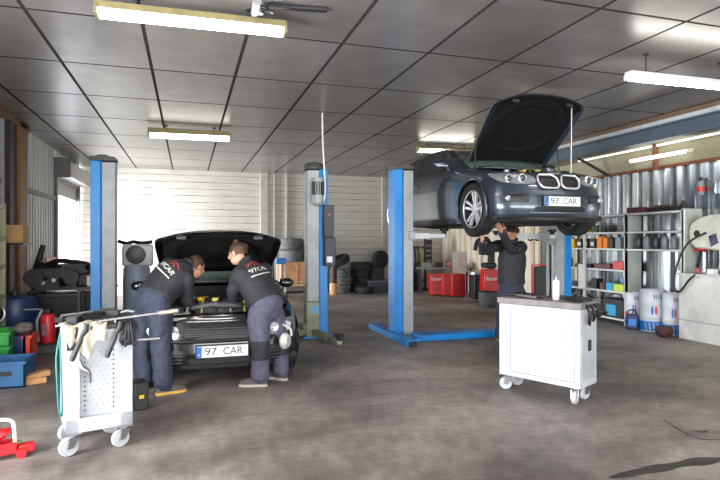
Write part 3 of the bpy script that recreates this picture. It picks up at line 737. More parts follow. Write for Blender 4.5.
    for sg in (-1, 1):
        mm = lambda pts: [(sg*x, z) for x, z in pts]
        if kind == 1:
            k = rrect(sg*.155, .70, .265, .165, .068, 6, sk=sg*.12)
            ko = patch(k, .022, m_mesh, t, 'kidney_grille')
            MB().tube([fp(x, z, .026) for x, z in k] + [fp(k[0][0], k[0][1], .026)], .013, 8).build('chrome_frame', m_chrome, ko, label='bright chrome kidney frame')
            sl = MB()
            for q in range(-4, 5):
                x = sg*.155 + q*.026; sl.tube([fp(x, .635, .028), fp(x, .765, .028)], .005, 5)
            sl.build('grille_slat', m_trim, ko)
            hl = smooth_poly(mm([(.31, .70), (.36, .775), (.56, .80), (.74, .815), (.77, .79), (.70, .70), (.52, .66), (.38, .665)]), 4)
            ho_ = patch(hl, .016, m_lens, t, 'headlight')
            for xx, rr in ((.47, .055), (.61, .05)):
                pc = fp(sg*xx, .735, .022)
                MB().lathe([(rr, -.02), (rr, .012), (rr*.82, .016), (rr*.8, .004)], pc, Matrix(((1,0,0),(0,0,-1),(0,1,0))), 20).build('lamp_ring', m_chrome, ho_)
                MB().ell(pc, (rr*.78, .02, rr*.78), 16, 8).build('projector_lens', m_glass, ho_)
            patch(rrect(sg*.575, .49, .30, .105, .03, 4), .010, m_trim, t, 'fog_intake')
            fo = MB().lathe([(.035, 0), (.035, .02), (.02, .028)], fp(sg*.66, .49, .014), Matrix(((1,0,0),(0,0,-1),(0,1,0))), 16).build('fog_lamp', m_lens, t)
        else:
            hl = smooth_poly(mm([(.42, .54), (.44, .63), (.58, .655), (.74, .67), (.77, .63), (.68, .54), (.53, .52)]), 4)
            ho_ = patch(hl, .016, m_lens, t, 'headlight')
            for xx in (.53, .67):
                pc = fp(sg*xx, .59, .022); MB().lathe([(.05, -.02), (.05, .01), (.04, .014), (.01, .0)], pc, Matrix(((1,0,0),(0,0,-1),(0,1,0))), 18).build('lamp_ring', m_chrome, ho_)
            patch(smooth_poly(mm([(.36, .26), (.38, .39), (.54, .42), (.66, .41), (.66, .30), (.52, .25)]), 4), .012, m_mesh, t, 'side_intake')
            bl = MB()
            for q in range(4): bl.tube([fp(sg*x, .28+.035*q, .016) for x in (.39, .48, .57, .66)], .007, 6)
            bl.build('intake_blade', mat('satin_trim', (70, 72, 76), .35), t)
    if kind == 1:
        patch(smooth_poly([(-.36, .365), (-.30, .395), (0, .40), (.30, .395), (.36, .365), (.27, .325), (0, .32), (-.27, .325)], 4), .010, m_mesh, t, 'lower_intake')
        MB().tube([fp(x, .315, .012) for x in [-.42+.07*k for k in range(13)]], .012, 8).build('bumper_lip', mat('lip_grey', (92, 100, 112), .35, .4), t)
        MB().tube([fp(x, .235, .016) for x in [-.78+.065*k for k in range(25)]], .034, 8).build('front_splitter', m_trim, t)
    else:
        patch(rrect(0, .575, .74, .10, .03, 5), .012, m_mesh, t, 'upper_grille')
        gs = MB()
        for q in range(4): gs.tube([fp(x, .54+.023*q, .018) for x in [-.36+.06*k for k in range(13)]], .006, 6)
        gs.build('grille_slat', mat('satin_trim', (70, 72, 76), .35), t)
        patch(smooth_poly([(-.34, .25), (-.34, .325), (0, .325), (.34, .325), (.34, .25), (0, .245)], 4), .012, m_mesh, t, 'lower_grille')
        hx = MB()
        for r_ in range(4):
            for c_ in range(20):
                x = -.315 + .032*c_ + (.016 if r_ % 2 else 0); z = .253 + .021*r_; p = fp(x, z, .016)
                hx.torus(p, .0105, .0022, (0, 1, 0), 6, 4)
        hx.build('honeycomb', mat('honeycomb_grey', (88, 88, 90), .4), t, smooth=0)
        MB().tube([fp(x, .49, .014) for x in [-.5+.0625*k for k in range(17)]], .02, 8).build('bumper_bar', m_trim, t)
        MB().tube([fp(x, .232, .012) for x in [-.74+.06167*k for k in range(25)]], .014, 8).build('bumper_lip', mat('lip_black', (40, 41, 44), .25, coat=.6), t)
        MB().tube([fp(x, .212, .02) for x in [-.76+.06333*k for k in range(25)]], .016, 8).build('front_splitter', m_trim, t)
    return t, H
m_paint_black = mat('black_car_paint', (13, 14, 17), .25, .2, coat=1.0, var=.05)
m_paint_grey = mat('grey_metallic_car_paint', (56, 64, 77), .28, .5, coat=1.0, var=.04, scale=60)
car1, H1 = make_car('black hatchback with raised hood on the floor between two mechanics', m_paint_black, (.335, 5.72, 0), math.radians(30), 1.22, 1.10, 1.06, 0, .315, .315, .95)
CAR2Z = 1.516
car2, H2 = make_car('dark grey hatchback with raised hood lifted high on blue lift', m_paint_grey, (4.515, 5.90, CAR2Z), math.radians(40), 1.22, 1.09, 1.17, 1, .335, .385, 1.06)
MB().cyl(H2(.48, .77/math.cos(math.radians(40)), -.03), (.48, .45, .80), .011, n=8).build('hood_prop', m_steel, car2, label='thin light steel prop rod holding the hood')
car2.scale = (1.05, 1.05, 1.05)
# ------------------------------------------------------------------ people
def fuse(mb, name, voxel, smooth_it=4, wrinkle=0.0, wsize=0.1):
    me = mb.mesh(name); o = bpy.data.objects.new(name, me); sc.collection.objects.link(o)
    r = o.modifiers.new('r', 'REMESH'); r.mode = 'VOXEL'; r.voxel_size = voxel
    s = o.modifiers.new('s', 'SMOOTH'); s.iterations = smooth_it; s.factor = 0.5
    if wrinkle:
        tx = bpy.data.textures.new(name+'_folds', 'CLOUDS'); tx.noise_scale = wsize; tx.noise_depth = 2
        d = o.modifiers.new('d', 'DISPLACE'); d.texture = tx; d.strength = wrinkle; d.mid_level = 0.5; d.texture_coords = 'GLOBAL'
    bpy.context.view_layer.update()
    out = bpy.data.meshes.new_from_object(o.evaluated_get(bpy.context.evaluated_depsgraph_get()))
    bpy.data.objects.remove(o); out.name = name; out.materials.clear(); return out
def limb(mb, pts, rad, n=14, k=6):
    P = catmull(pts, k); R = []
    for i in range(len(rad)-1): R += [lerp(rad[i], rad[i+1], q/k) for q in range(k)]
    R.append(rad[-1])
    P = [P[0] - (P[1]-P[0]).normalized()*R[0]*.6] + P + [P[-1] + (P[-1]-P[-2]).normalized()*R[-1]*.6]
    R = [R[0]*.55] + R + [R[-1]*.55]
    mb.tube(P, R, n)
def torso(mb, pts, lat, wid, dep, n=20, k=5):
    # stacked ellipses along the spine; lat = sideways vector at each point
    P = catmull(pts, k); Lv = catmull(lat, k); rs = []
    for i, p in enumerate(P):
        f = min(i/k, len(wid)-1.0001); a = int(f); q = f-a
        tdir = (P[min(i+1, len(P)-1)] - P[max(i-1, 0)]).normalized()
        u = (Lv[i] - tdir*Lv[i].dot(tdir)).normalized(); w = tdir.cross(u)
        A, B = lerp(wid[a], wid[a+1], q), lerp(dep[a], dep[a+1], q)
        rs.append([p + u*A*math.cos(2*PI*j/n) + w*B*math.sin(2*PI*j/n) for j in range(n)])
    mb.rings(rs)
def hand(mb, wrist, d, palm_n, curl=0.6, thumb_side=1, s=1.0):
    # palm, four unequal bent fingers and a thumb leaving the side of the palm near its base
    d = d.normalized(); nrm = (palm_n - d*palm_n.dot(d)).normalized(); sd = d.cross(nrm)*thumb_side
    c0, c1 = wrist, wrist + d*.085*s
    rs = []
    for t_, hw, ht in ((-.02, .026, .02), (.01, .03, .019), (.05, .041, .016), (.085, .042, .013), (.095, .036, .010)):
        c = wrist + d*t_*s; rs.append([c + sd*hw*s*math.cos(2*PI*j/12) + nrm*ht*s*math.sin(2*PI*j/12) for j in range(12)])
    mb.rings(rs)
    for k, (off, ln) in enumerate(((.031, .072), (.011, .08), (-.010, .075), (-.030, .06))):
        p = wrist + d*.08*s + sd*off*s; pts = [p - d*.02*s, p]; dirv = d.copy(); 
        for q, (seg, c_) in enumerate(((.45, .5), (.32, 1.0), (.23, .9))):
            a = curl*c_; dirv = (dirv*math.cos(a) + nrm*math.sin(a)).normalized(); p = p + dirv*ln*seg*s; pts.append(p)
        mb.tube(pts, [.0095*s, .0095*s, .0088*s, .0082*s, .007*s], 8)
    p = wrist + d*.02*s + sd*.028*s
    mb.tube([p - sd*.012*s, p + (d*.5+sd*.85).normalized()*.035*s, p + (d*.8+sd*.7+nrm*.3).normalized()*.066*s, p + (d*.9+sd*.45+nrm*.6).normalized()*.09*s], [.013*s, .012*s, .010*s, .008*s], 8)
m_skin = mat('skin', (205, 150, 122), .5, var=.08, scale=20)
m_jacket = mat('black_workwear', (40, 40, 45), .75, var=.2, scale=25)
m_trouser = mat('navy_workwear', (47, 52, 70), .75, var=.2, scale=18)
m_trouser2 = mat('grey_workwear', (80, 80, 98), .75, var=.2, scale=18)
m_knee = mat('dark_workwear_panel', (36, 37, 46), .75, var=.2, scale=20)
m_shoe = mat('work_shoe', (78, 72, 68), .6, var=.2, scale=20)
m_sole = mat('shoe_sole', (164, 140, 100), .6)
m_hair = mat('brown_hair', (72, 50, 34), .6, var=.4, scale=60)
m_eye = mat('eye_dark', (26, 20, 18), .2)
def head(mb, c, fwd, up, s=1.0):
    fwd = fwd.normalized(); up = (up - fwd*up.dot(fwd)).normalized(); rt = fwd.cross(up)
    R = Matrix((rt, fwd, up)).transposed()
    W = lambda x, y, z: c + R @ Vector((x, y, z))*s
    mb.ell(W(0, -.012, .03), (.075*s, .094*s, .088*s), 18, 14, R); mb.ell(W(0, .028, -.045), (.055*s, .062*s, .072*s), 16, 12, R)   # skull and jaw
    mb.tube([W(0, .088, .03), W(0, .112, -.012), W(0, .092, -.022)], [.008*s, .015*s, .012*s], 8)                            # nose
    mb.tube([W(-.025, .082, -.055), W(0, .092, -.054), W(.025, .082, -.055)], [.005*s, .008*s, .005*s], 6)                  # lips
    mb.tube([W(-.045, .068, .035), W(0, .088, .038), W(.045, .068, .035)], [.007*s, .009*s, .007*s], 6)                      # brow
    for q in (-1, 1): mb.ell(W(q*.078, -.008, -.005), (.011*s, .022*s, .034*s), 10, 8, R)                                   # ears
    return W, R
def shoe(parent, ankle, toe, m, ms, w=.048):
    d = Vector((toe.x-ankle.x, toe.y-ankle.y, 0)).normalized(); sd = Vector((-d.y, d.x, 0)); b = Vector((ankle.x, ankle.y, 0)) - d*.075
    mb = MB(); rs = []
    for t_, hw, h in ((0, .030, .075), (.03, .038, .095), (.09, .040, .10), (.14, .042, .082), (.20, .049, .062), (.25, .043, .052), (.285, .024, .036)):
        c = b + d*t_; rs.append([c + sd*hw*math.cos(a) + Vector((0, 0, .022 + max(0, h*math.sin(a)) if math.sin(a) > 0 else .022)) for a in [2*PI*j/14 for j in range(14)]])
    mb.rings(rs); mb.tube([Vector((ankle.x, ankle.y, .07)), Vector((ankle.x, ankle.y, .13))], .045, 12)
    o = mb.build('shoe', m, parent)
    so = MB(); rs = []
    for z in (0.001, .026):
        rs.append([b + d*t_ + sd*hw + Vector((0, 0, z)) for t_, hw in ((-.006, 0), (.0, .028), (.03, .041), (.09, .042), (.14, .045), (.20, .052), (.25, .047), (.29, .022), (.296, 0), (.29, -.022), (.25, -.047), (.20, -.052), (.14, -.045), (.09, -.042), (.03, -.041), (0, -.028))])
    so.rings(rs).build('sole', ms, o)
def person(label, J, lateral, fwd_head, head_up, mj, mt, curl=.7, hair='short', logo=None, kneepads=False, msole=m_sole, backdir=None, waistlat=None):
    base = Vector((J['pelvis'].x, J['pelvis'].y, 0))
    t = thing('person', label, 'person', base)
    J = {k: (v.copy() if k[:2] == 'pn' else v - base) for k, v in J.items()}
    lat = Vector(lateral).normalized(); wl = Vector(waistlat).normalized() if waistlat else lat
    pel, ch, nk, hd = J['pelvis'], J['chest'], J['neck'], J['head']
    # body: one fused surface
    b = MB()
    torso(b, [pel - (ch-pel)*.2, pel, (pel+ch)/2, ch, nk], [wl, wl, (wl+lat)/2, lat, lat], [.12, .15, .13, .15, .055], [.09, .105, .09, .10, .05])
    hdir = Vector(fwd_head).normalized()
    b.tube([nk - (hd-nk)*.5, nk, hd - hdir*.01], [.06, .056, .05], 12)
    W, R = head(b, hd, hdir, Vector(head_up))
    for s in ('L', 'R'):
        limb(b, [J['sh'+s], J['el'+s], J['wr'+s]], [.048, .036, .026])
        limb(b, [J['hip'+s], J['kn'+s], J['an'+s]], [.075, .05, .036])
        hand(b, J['wr'+s], J['wr'+s] - J['el'+s], J['pn'+s], curl, 1 if s == 'L' else -1)
    me = fuse(b, 'body', .0065, 2); me.materials.append(m_skin); link('body', me, t)
    e = MB()
    for q in (-1, 1): e.ell(W(q*.032, .083, .018), (.011, .006, .008), 10, 8, R)
    e.build('eyes', m_eye, t)
    h = MB()
    if hair == 'cap':
        rs = []
        for z, k in ((.035, 1.0), (.06, 1.0), (.09, .9), (.115, .6), (.125, .1)):
            rs.append([W(.086*k*math.cos(a), -.012+.105*k*math.sin(a), z) for a in [2*PI*j/18 for j in range(18)]])
        h.rings(rs); h.shell([[W(x, .07+.075*(1-(x/.07)**2)*q, .04-.01*q) for x in (-.065, -.03, 0, .03, .065)] for q in (0, .5, 1)], R @ Vector((0, 0, .008)))
        h.build('cap', mat('dark_red_cap', (58, 40, 42), .8, var=.3, scale=30), t)
    else:
        big = 1.06 if hair == 'short' else 1.14
        rs = []
        for i in range(9):
            th = -0.15 + (PI/2+.12)*i/8
            rs.append([W(.077*big*math.cos(th)*math.cos(a), -.02 + (.092*big)*math.cos(th)*math.sin(a)*(1 if math.sin(a) < 0 else .93), .033+.09*big*math.sin(th) + (-.055 if math.sin(a) < -.2 and i == 0 else 0)) for a in [2*PI*j/24 for j in range(24)]])
        h.rings(rs)
        if hair == 'tuft': h.ell(W(-.01, -.03, .13), (.035, .04, .035), 12, 8); h.ell(W(.02, -.09, .05), (.05, .04, .05), 12, 8)
        h.build('hair', m_hair, t)
    # jacket
    j = MB(); up_ = (ch-pel)
    torso(j, [pel + up_*.02, (pel*.62+ch*.38), ch, lerp(ch, nk, .72), nk], [wl, (wl+lat)/2, lat, lat, lat], [.225, .215, .23, .165, .08], [.17, .16, .165, .12, .075])
    for s in ('L', 'R'):
        limb(j, [lerp(ch, J['sh'+s], .6), J['sh'+s], lerp(J['sh'+s], J['el'+s], .5), J['el'+s], lerp(J['el'+s], J['wr'+s], .92)], [.095, .098, .08, .070, .052])
    j.torus(lerp(nk, hd, .22) - hdir*.02, .062, .026, (hd-nk), 18, 8)
    me = fuse(j, 'jacket', .011, 5, .016, .09); me.materials.append(mj); jo = link('jacket', me, t)
    # trousers
    q = MB()
    torso(q, [pel + up_*.16, pel, (J['hipL']+J['hipR'])/2 - Vector((0, 0, .05))], [wl]*3, [.185, .205, .175], [.15, .165, .125])
    for s in ('L', 'R'):
        limb(q, [lerp(pel, J['hip'+s], .75), J['hip'+s] - Vector((0, 0, .07)), J['kn'+s], lerp(J['kn'+s], J['an'+s], .55), J['an'+s] + Vector((0, 0, .0))], [.115, .125, .10, .096, .092])
    me = fuse(q, 'trousers', .011, 4, .026, .08); me.materials.append(mt); me.materials.append(m_knee)
    if kneepads:
        kz = (J['knL'].z + J['knR'].z)/2
        for p in me.polygons:
            if abs(p.center.z - kz + .02) < .10: p.material_index = 1
    tr = link('trousers', me, t)
    for s in ('L', 'R'): shoe(t, J['an'+s], J['toe'+s], m_shoe, msole)
    return t, J, jo
def back_logo(parent, c, right, up, rows, off=.0):
    # lettering laid over the jacket back
    right = right.normalized(); up = (up - right*up.dot(right)).normalized(); nr = right.cross(up)
    M = Matrix((right, up, nr)).transposed().to_4x4(); M.translation = c + nr*off
    return M, nr
def drape(me, M, target, dist=.25):
    # letters follow the cloth: every vertex slides along the letter normal on to the jacket
    from mathutils.bvhtree import BVHTree
    tm = target.data; bvh = BVHTree.FromPolygons([v.co.copy() for v in tm.vertices], [tuple(p.vertices) for p in tm.polygons])
    nr = (M.to_3x3() @ Vector((0, 0, 1))).normalized()
    for v in me.vertices:
        p = M @ v.co; h = bvh.ray_cast(p + nr*dist, -nr, dist*2)
        v.co = (h[0] + nr*(.004 + v.co.z)) if h[0] is not None else p
def subdiv(me, cuts=2):
    b = bmesh.new(); b.from_mesh(me); bmesh.ops.subdivide_edges(b, edges=b.edges, cuts=cuts, use_grid_fill=True); b.to_mesh(me); b.free()
m_logow = mat('print_white', (214, 208, 200), .6, var=.05); m_logor = mat('print_red', (190, 62, 40), .6, var=.1)
def jacket_print(t, jo, M):
    for nm, size, dz, mm, body, xs in (('printed_lettering', .072, -.02, m_logow, '97CAR', 1.25),):
        me = text_mesh(body, size, .001, xs=xs); subdiv(me, 1)
        drape(me, M @ Matrix.Translation((0, dz, 0)), jo); me.materials.clear(); me.materials.append(mm); link(nm, me, jo, 0)
    for nm, mm, pts in (('printed_arc', m_logor, [(-.10, .045), (-.05, .075), (.02, .08), (.09, .055)]), ('printed_line', m_logow, [(-.15, -.085), (-.05, -.092), (.06, -.09), (.15, -.082)]), ('printed_arc', m_logor, [(-.03, .03), (.01, .05), (.05, .03)])):
        g = MB(); g.shell([[Vector((x, y+w, .001)) for x, y in [tuple(v[:2]) for v in catmull([(a, b_, 0) for a, b_ in pts], 5)]] for w in (0, .012)], (0, 0, -.001))
        me = g.mesh(nm); drape(me, M, jo); me.materials.append(mm); link(nm, me, jo, 0)
V = Vector
# mechanic at the left corner of the black car, bent to the right
J = dict(pelvis=on_y(153, 300, 5.93), chest=on_y(172, 276, 6.12), neck=on_y(186, 266, 6.24), head=on_y(196, 267, 6.33),
         shL=on_y(170, 266, 6.34), shR=on_y(185, 280, 6.02), elL=on_y(180, 290, 6.55), wrL=on_y(196, 306, 6.62), elR=on_y(188, 303, 6.12), wrR=on_y(196, 312, 6.36),
         hipL=on_y(144, 308, 6.02), hipR=on_y(160, 308, 5.84), knL=on_y(143, 345, 6.02), knR=on_y(161, 346, 5.80), anL=on_y(145, 377, 6.02), anR=on_y(164, 383, 5.72),
         toeL=on_y(143, 383, 6.35), toeR=on_y(190, 385, 5.80))
J['anL'].z = J['anR'].z = .085
J['pnL'] = V((0, 0, -1)); J['pnR'] = V((0, .3, -1))
pL, JL, jL = person('person in black jacket and navy trousers bending right over the black car engine', J, (J['shR']-J['shL']), (.75, .5, -.45), (.35, .2, 1), m_jacket, m_trouser, hair='short', msole=mat('yellow_sole', (206, 160, 70), .6), waistlat=(J['hipR']-J['hipL'])[:])
ax = (JL['neck']-JL['pelvis']).normalized(); rt_ = (JL['shR']-JL['shL']).normalized()
M, nr = back_logo(pL, JL['chest'] + ax*.0 + rt_*.05, rt_, ax, None)
jacket_print(pL, jL, M)
# mechanic at the right corner, leaning in to the left
J = dict(pelvis=on_y(266, 304, 5.86), chest=on_y(254, 280, 6.00), neck=on_y(245, 264, 6.12), head=on_y(237, 254, 6.18),
         shL=on_y(240, 275, 5.94), shR=on_y(264, 271, 6.24), elL=on_y(233, 292, 6.02), wrL=on_y(235, 308, 6.20), elR=on_y(262, 290, 6.50), wrR=on_y(248, 307, 6.60),
         hipL=on_y(259, 314, 5.78), hipR=on_y(274, 312, 5.94), knL=on_y(260, 346, 5.72), knR=on_y(279, 345, 5.92), anL=on_y(260, 378, 5.74), anR=on_y(281, 374, 5.94),
         toeL=on_y(240, 382, 5.80), toeR=on_y(270, 380, 6.05))
J['anL'].z = J['anR'].z = .085
J['pnL'] = V((-.2, .3, -1)); J['pnR'] = V((0, 0, -1))
pR, JR, jR = person('person in black jacket and grey trousers leaning left into the black car engine', J, (J['shR']-J['shL']), (-.75, .55, -.35), (0, .2, 1), m_jacket, m_trouser2, hair='tuft', kneepads=True, msole=mat('pale_sole', (176, 168, 156), .6), waistlat=(J['hipR']-J['hipL'])[:])
ax = (JR['neck']-JR['pelvis']).normalized(); rt_ = (JR['shR']-JR['shL']).normalized()
M, nr = back_logo(pR, JR['chest'] + ax*.06 - rt_*.03, rt_, ax, None)
jacket_print(pR, jR, M)
# mechanic under the raised car
J = dict(pelvis=on_y(511, 284, 7.25), chest=on_y(512, 258, 7.22), neck=on_y(511.5, 241, 7.16), head=on_y(511.5, 233.5, 7.12),
         shL=on_y(501, 246, 7.22), shR=on_y(521, 247, 7.22), elL=on_y(484, 248, 7.02), wrL=on_y(482, 241, 6.80), elR=on_y(511, 249, 6.92), wrR=on_y(501, 231, 6.72),
         hipL=on_y(505, 292, 7.25), hipR=on_y(518, 292, 7.25), knL=on_y(503, 316, 7.2), knR=on_y(520, 316, 7.25), anL=on_y(501, 336, 7.25), anR=on_y(521, 336, 7.3),
         toeL=on_y(497, 338, 7.5), toeR=on_y(523, 338, 7.55))
J['anL'].z = J['anR'].z = .085
J['pnL'] = V((1, 0, 0)); J['pnR'] = V((0, 0.4, 1))
pM, JM, jM = person('person in black jacket and dark cap standing under the raised grey car', J, (1, .05, 0), (-.35, .9, .25), (0, -.2, 1), m_jacket, m_trouser, hair='cap')
me = text_mesh('A', .05, .001); subdiv(me, 1); M, nr = back_logo(pM, JM['neck'] - V((0, 0, .12)), V((1, .05, 0)), V((0, 0, 1)), None)
drape(me, M, jM); me.materials.clear(); me.materials.append(m_logow); link('printed_mark', me, jM, 0)
# white and grey object hung at the right mechanic's hip
p = on_y(285, 341, 5.80)
t = thing('hanging_object', 'rounded white and grey lamp with curved strap hanging beside the right mechanic\'s leg', 'lamp', p)
MB().lathe([(.01, -.055), (.06, -.045), (.085, -.01), (.085, .02), (.06, .045), (.01, .05)], (0, 0, 0), Matrix(((.5,0,-.86),(.86,0,.5),(0,1,0))), 20).build('shell', mat('off_white_shell', (200, 198, 190), .45, dirt=(90, 88, 84), dirt_amt=.8, scale=14), t)
MB().tube(catmull([(.07, 0, .05), (.06, .02, .12), (-.02, .05, .17), (-.08, .09, .20)], 5), .012, 8).build('strap', mat('pale_strap', (180, 180, 176), .5), t)
# ------------------------------------------------------------------ tool trolleys
m_trol = mat('trolley_grey_paint', (168, 171, 175), .42, dirt=(150, 148, 146), dirt_amt=.4, scale=5)
m_trolw = mat('trolley_white_paint', (184, 188, 194), .42, dirt=(172, 170, 168), dirt_amt=.4, scale=5)
m_castor = mat('castor_grey', (176, 180, 184), .45)
m_top = mat('trolley_top_grey', (128, 122, 120), .55, dirt=(80, 76, 72), dirt_amt=.6, scale=8)
def castor(t, x, y, r=.062, ang=.5, zt=.16):
    b = MB(); b.box((x, y, zt-.006), (.10, .10, .012)); b.cyl((x, y, zt-.03), (x, y, zt), .03, n=12)
    d = Vector((math.cos(ang), math.sin(ang), 0)); s = Vector((-d.y, d.x, 0)); c = Vector((x, y, r)) - d*.03
    for q in (-1, 1): b.prism([c + s*q*.03 + d*.02 + Vector((0,0,-.01)), c + s*q*.03 - d*.02 + Vector((0,0,-.01)), Vector((x, y, zt-.03)) + s*q*.03 - d*.035, Vector((x, y, zt-.03)) + s*q*.03 + d*.035], s*q*.005)
    o = b.build('castor', m_steel, t)
    R = Matrix((d, Vector((0,0,1)), s)).transposed()
    MB().lathe([(.015, -.022), (.04, -.022), (.044, -.018), (r*.9, -.02), (r, -.012), (r, .012), (r*.9, .02), (.044, .018), (.04, .022), (.015, .022)], c, R, 24).build('castor_wheel', m_castor, o)
a = on_z(65, 434, .17); bb = on_z(133.5, 422.5, .17)
ang = math.atan2(bb.y-a.y, bb.x-a.x); TWD = .435; TD = .46; TH = .90
t = thing('tool_trolley', 'grey tool trolley with perforated side panel and cloth hung over it, left front', 'tool trolley', ((a.x+bb.x)/2, (a.y+bb.y)/2, 0), ang)
fr = MB()
for x in (-TWD/2+.045, TWD/2-.045): fr.box2((x-.045, 0, .16), (x+.045, .05, TH-.03))
fr.box2((-TWD/2, 0, .16), (TWD/2, .05, .26)); fr.box2((-TWD/2, 0, TH-.10), (TWD/2, .05, TH-.03))
for x in (-TWD/2+.012, TWD/2-.012): fr.box2((x-.012, .02, .16), (x+.012, TD, TH-.03))
fr.box2((-TWD/2, TD-.03, .16), (TWD/2, TD, TH-.03)); fr.box2((-TWD/2, .02, .16), (TWD/2, TD, .19))
fr.build('cabinet_frame', m_trol, t, bevel=.004)
ho = MB().box2((-TWD/2+.09, .040, .26), (TWD/2-.09, .050, TH-.10))
for i in range(13):
    for j in range(14):
        x = -TWD/2+.105 + (TWD-.21)*i/12; z = .30+.034*j
        big = (i in (1, 11)) and j % 1 == 0
        if big or (i+j) % 2 == 0: ho.cyl((x, .0385, z), (x, .042, z), .0065 if big else .0028, n=6, mi=1)
ho.build('perforated_panel', [m_trol, m_dark], t)
MB().box2((-TWD/2-.012, -.012, TH-.03), (TWD/2+.012, TD+.012, TH)).build('top_tray', mat('dark_top_tray', (46, 44, 44), .55, dirt=(110, 108, 104), dirt_amt=.6, scale=12), t, bevel=.006)
for x in (-TWD/2+.045, TWD/2-.04): MB().box2((x-.04, -.012, TH-.16), (x+.04, .0, TH-.02)).build('corner_bumper', m_black, t, bevel=.006)
for x, y, q in ((-TWD/2+.05, .05, .3), (TWD/2-.05, .05, .35), (-TWD/2+.06, TD-.06, .6), (TWD/2-.06, TD-.06, .2)): castor(t, x, y, .065, q)
hz = MB(); hz.tube(catmull([(-TWD/2-.03, .04, TH-.04), (-TWD/2-.055, .02, .7), (-TWD/2-.05, .0, .5), (-TWD/2-.04, .01, .34), (-TWD/2-.02, .02, .30), (-TWD/2-.02, .06, .5), (-TWD/2-.03, .08, TH-.06)], 6), .006, 8)
trolL = t; TLM = Matrix.Translation(t.location) @ Matrix.Rotation(ang, 4, 'Z')
def onL(x, y, z): return TLM @ Vector((x, y, z))
o = hz.build('air_hose', mat('teal_hose', (30, 112, 108), .45), None); o.matrix_world = TLM; tag(o, 'thin teal hose looped down the left side of the left trolley', 'hose')
# cloth over the front edge
CX, CY = -.10, .06; G = []
for i in range(25):
    row = []
    for j in range(25):
        u = -1+2*i/24; v = j/24
        x = CX + .17*u*(1-.25*v); lng = .05 + .13*(1-abs(u)**1.2) + .03*math.sin(7*u+1)
        s_ = v*(.16+lng)
        if s_ < .14: y, z = .12-s_, TH+.012 + .012*math.sin(9*u+s_*30)
        else: y, z = -.026-.016*math.sin(8*u+1.3) - .006*math.sin(17*u), TH+.005 - (s_-.14)
        z += .006*noise.noise(Vector((x*30, s_*30, 2)))
        row.append((x + .012*math.sin(s_*20+u*3), y + .01*noise.noise(Vector((x*22, s_*22, 0))), z))
    G.append(row)
o = MB().shell(G, (0, .003, .003)).build('cleaning_cloth', mat('beige_cloth', (206, 196, 176), .9, var=.12, scale=14), None, smooth=70); o.matrix_world = TLM
tag(o, 'crumpled beige cloth draped over the edge of the left trolley', 'cloth')
def tool(name, label, cat, parts, M=None, group=None):
    # parts: list of (part name, MB, material); a thing whose first piece may be its only one
    loc = M if M is not None else Matrix.Identity(4)
    t = thing(name, label, cat, (0,0,0), 0, group); t.matrix_world = loc
    for nm, mb, mm in parts: mb.build(nm, mm, t, bevel=0)
    return t
def TL(x, y, z, rz=0): return TLM @ Matrix.Translation((x, y, z)) @ Matrix.Rotation(rz, 4, 'Z')
# pliers/grips hanging on the front of the panel
for x, lab, tilt in ((-.15, 'dark tool grip hanging at the left of the trolley panel', .35), (.07, 'dark slanted tool grip hanging right of the cloth on the left trolley', .45)):
    h = MB(); h.tube([(.03, 0, 0), (.02, -.005, -.04), (-.03, -.01, -.16), (-.035, -.01, -.175)], [.012, .017, .019, .014], 10)
    hd = MB(); hd.tube([(.03, 0, -.01), (.055, 0, .03), (.06, .0, .07)], [.016, .022, .016], 10)
    tool('air_gun', lab, 'tool', [('grip', h, m_dark), ('nozzle', hd, m_black)], TL(x, -.035, TH-.05))
h = MB(); h.tube(catmull([(0, 0, .03), (.02, -.01, -.02), (.06, -.012, -.06), (.07, -.01, -.13)], 4), [.018, .018, .018, .018, .019, .02, .02, .02, .018, .016, .014, .012, .01], 10)
tool('hand_tool', 'curved pale metal tool hanging under the cloth on the left trolley', 'tool', [('handle', h, m_steel)], TL(-.14, -.03, TH-.26))
b1 = MB(); b1.cyl((0, 0, 0), (.42, .02, .035), .011, n=10); b2 = MB(); b2.cyl((.42, .02, .035), (.56, .025, .047), .017, n=12)
tool('torque_wrench', 'long steel torque wrench lying across the left trolley top', 'wrench', [('shaft', b1, m_steel), ('handle', b2, mat('knurled_steel', (176, 168, 150), .4, .6, scale=80))], TL(-.02, .05, TH+.02, -.15))
b1 = MB(); b1.cyl((0, 0, 0), (.26, .01, 0), .010, n=10); b2 = MB(); b2.box((-.02, 0, 0), (.06, .04, .022))
tool('ratchet', 'steel ratchet jutting out over the right edge of the left trolley', 'wrench', [('shaft', b1, m_steel), ('ratchet_head', b2, m_dark)], TL(TWD/2-.06, .06, TH-.14, -.12))
MBx = MB(); MBx.box((0, 0, .02), (.26, .13, .035)); MBx2 = MB(); MBx2.cyl((-.11, 0, .05), (.12, .02, .055), .015, n=10)
tool('tool_tray', 'flat dark metal tray with steel bar on left trolley top', 'tray', [('tray', MBx, m_dark), ('bar', MBx2, m_steel)], TL(-.12, .28, TH, .3))
for k, (x, y, r_, l_) in enumerate(((.10, .2, .4, .2), (.13, .3, -.3, .22), (.05, .40, .1, .25), (.16, .12, 1.0, .12))):
    g = MB(); g.box((0, 0, .014), (l_, .035, .024)); g2 = MB(); g2.cyl((-l_/2-.05, 0, .014), (-l_/2, 0, .014), .009, n=8)
    tool('hand_tool', ['dark screwdriver at the right of the left trolley top, nearest the edge', 'dark chisel behind the torque wrench on left trolley', 'long dark file at the back of left trolley top', 'short black bit holder at right front corner of left trolley top'][k], 'tool', [('grip', g, m_black), ('blade', g2, m_steel)], TL(x, y, TH, r_))
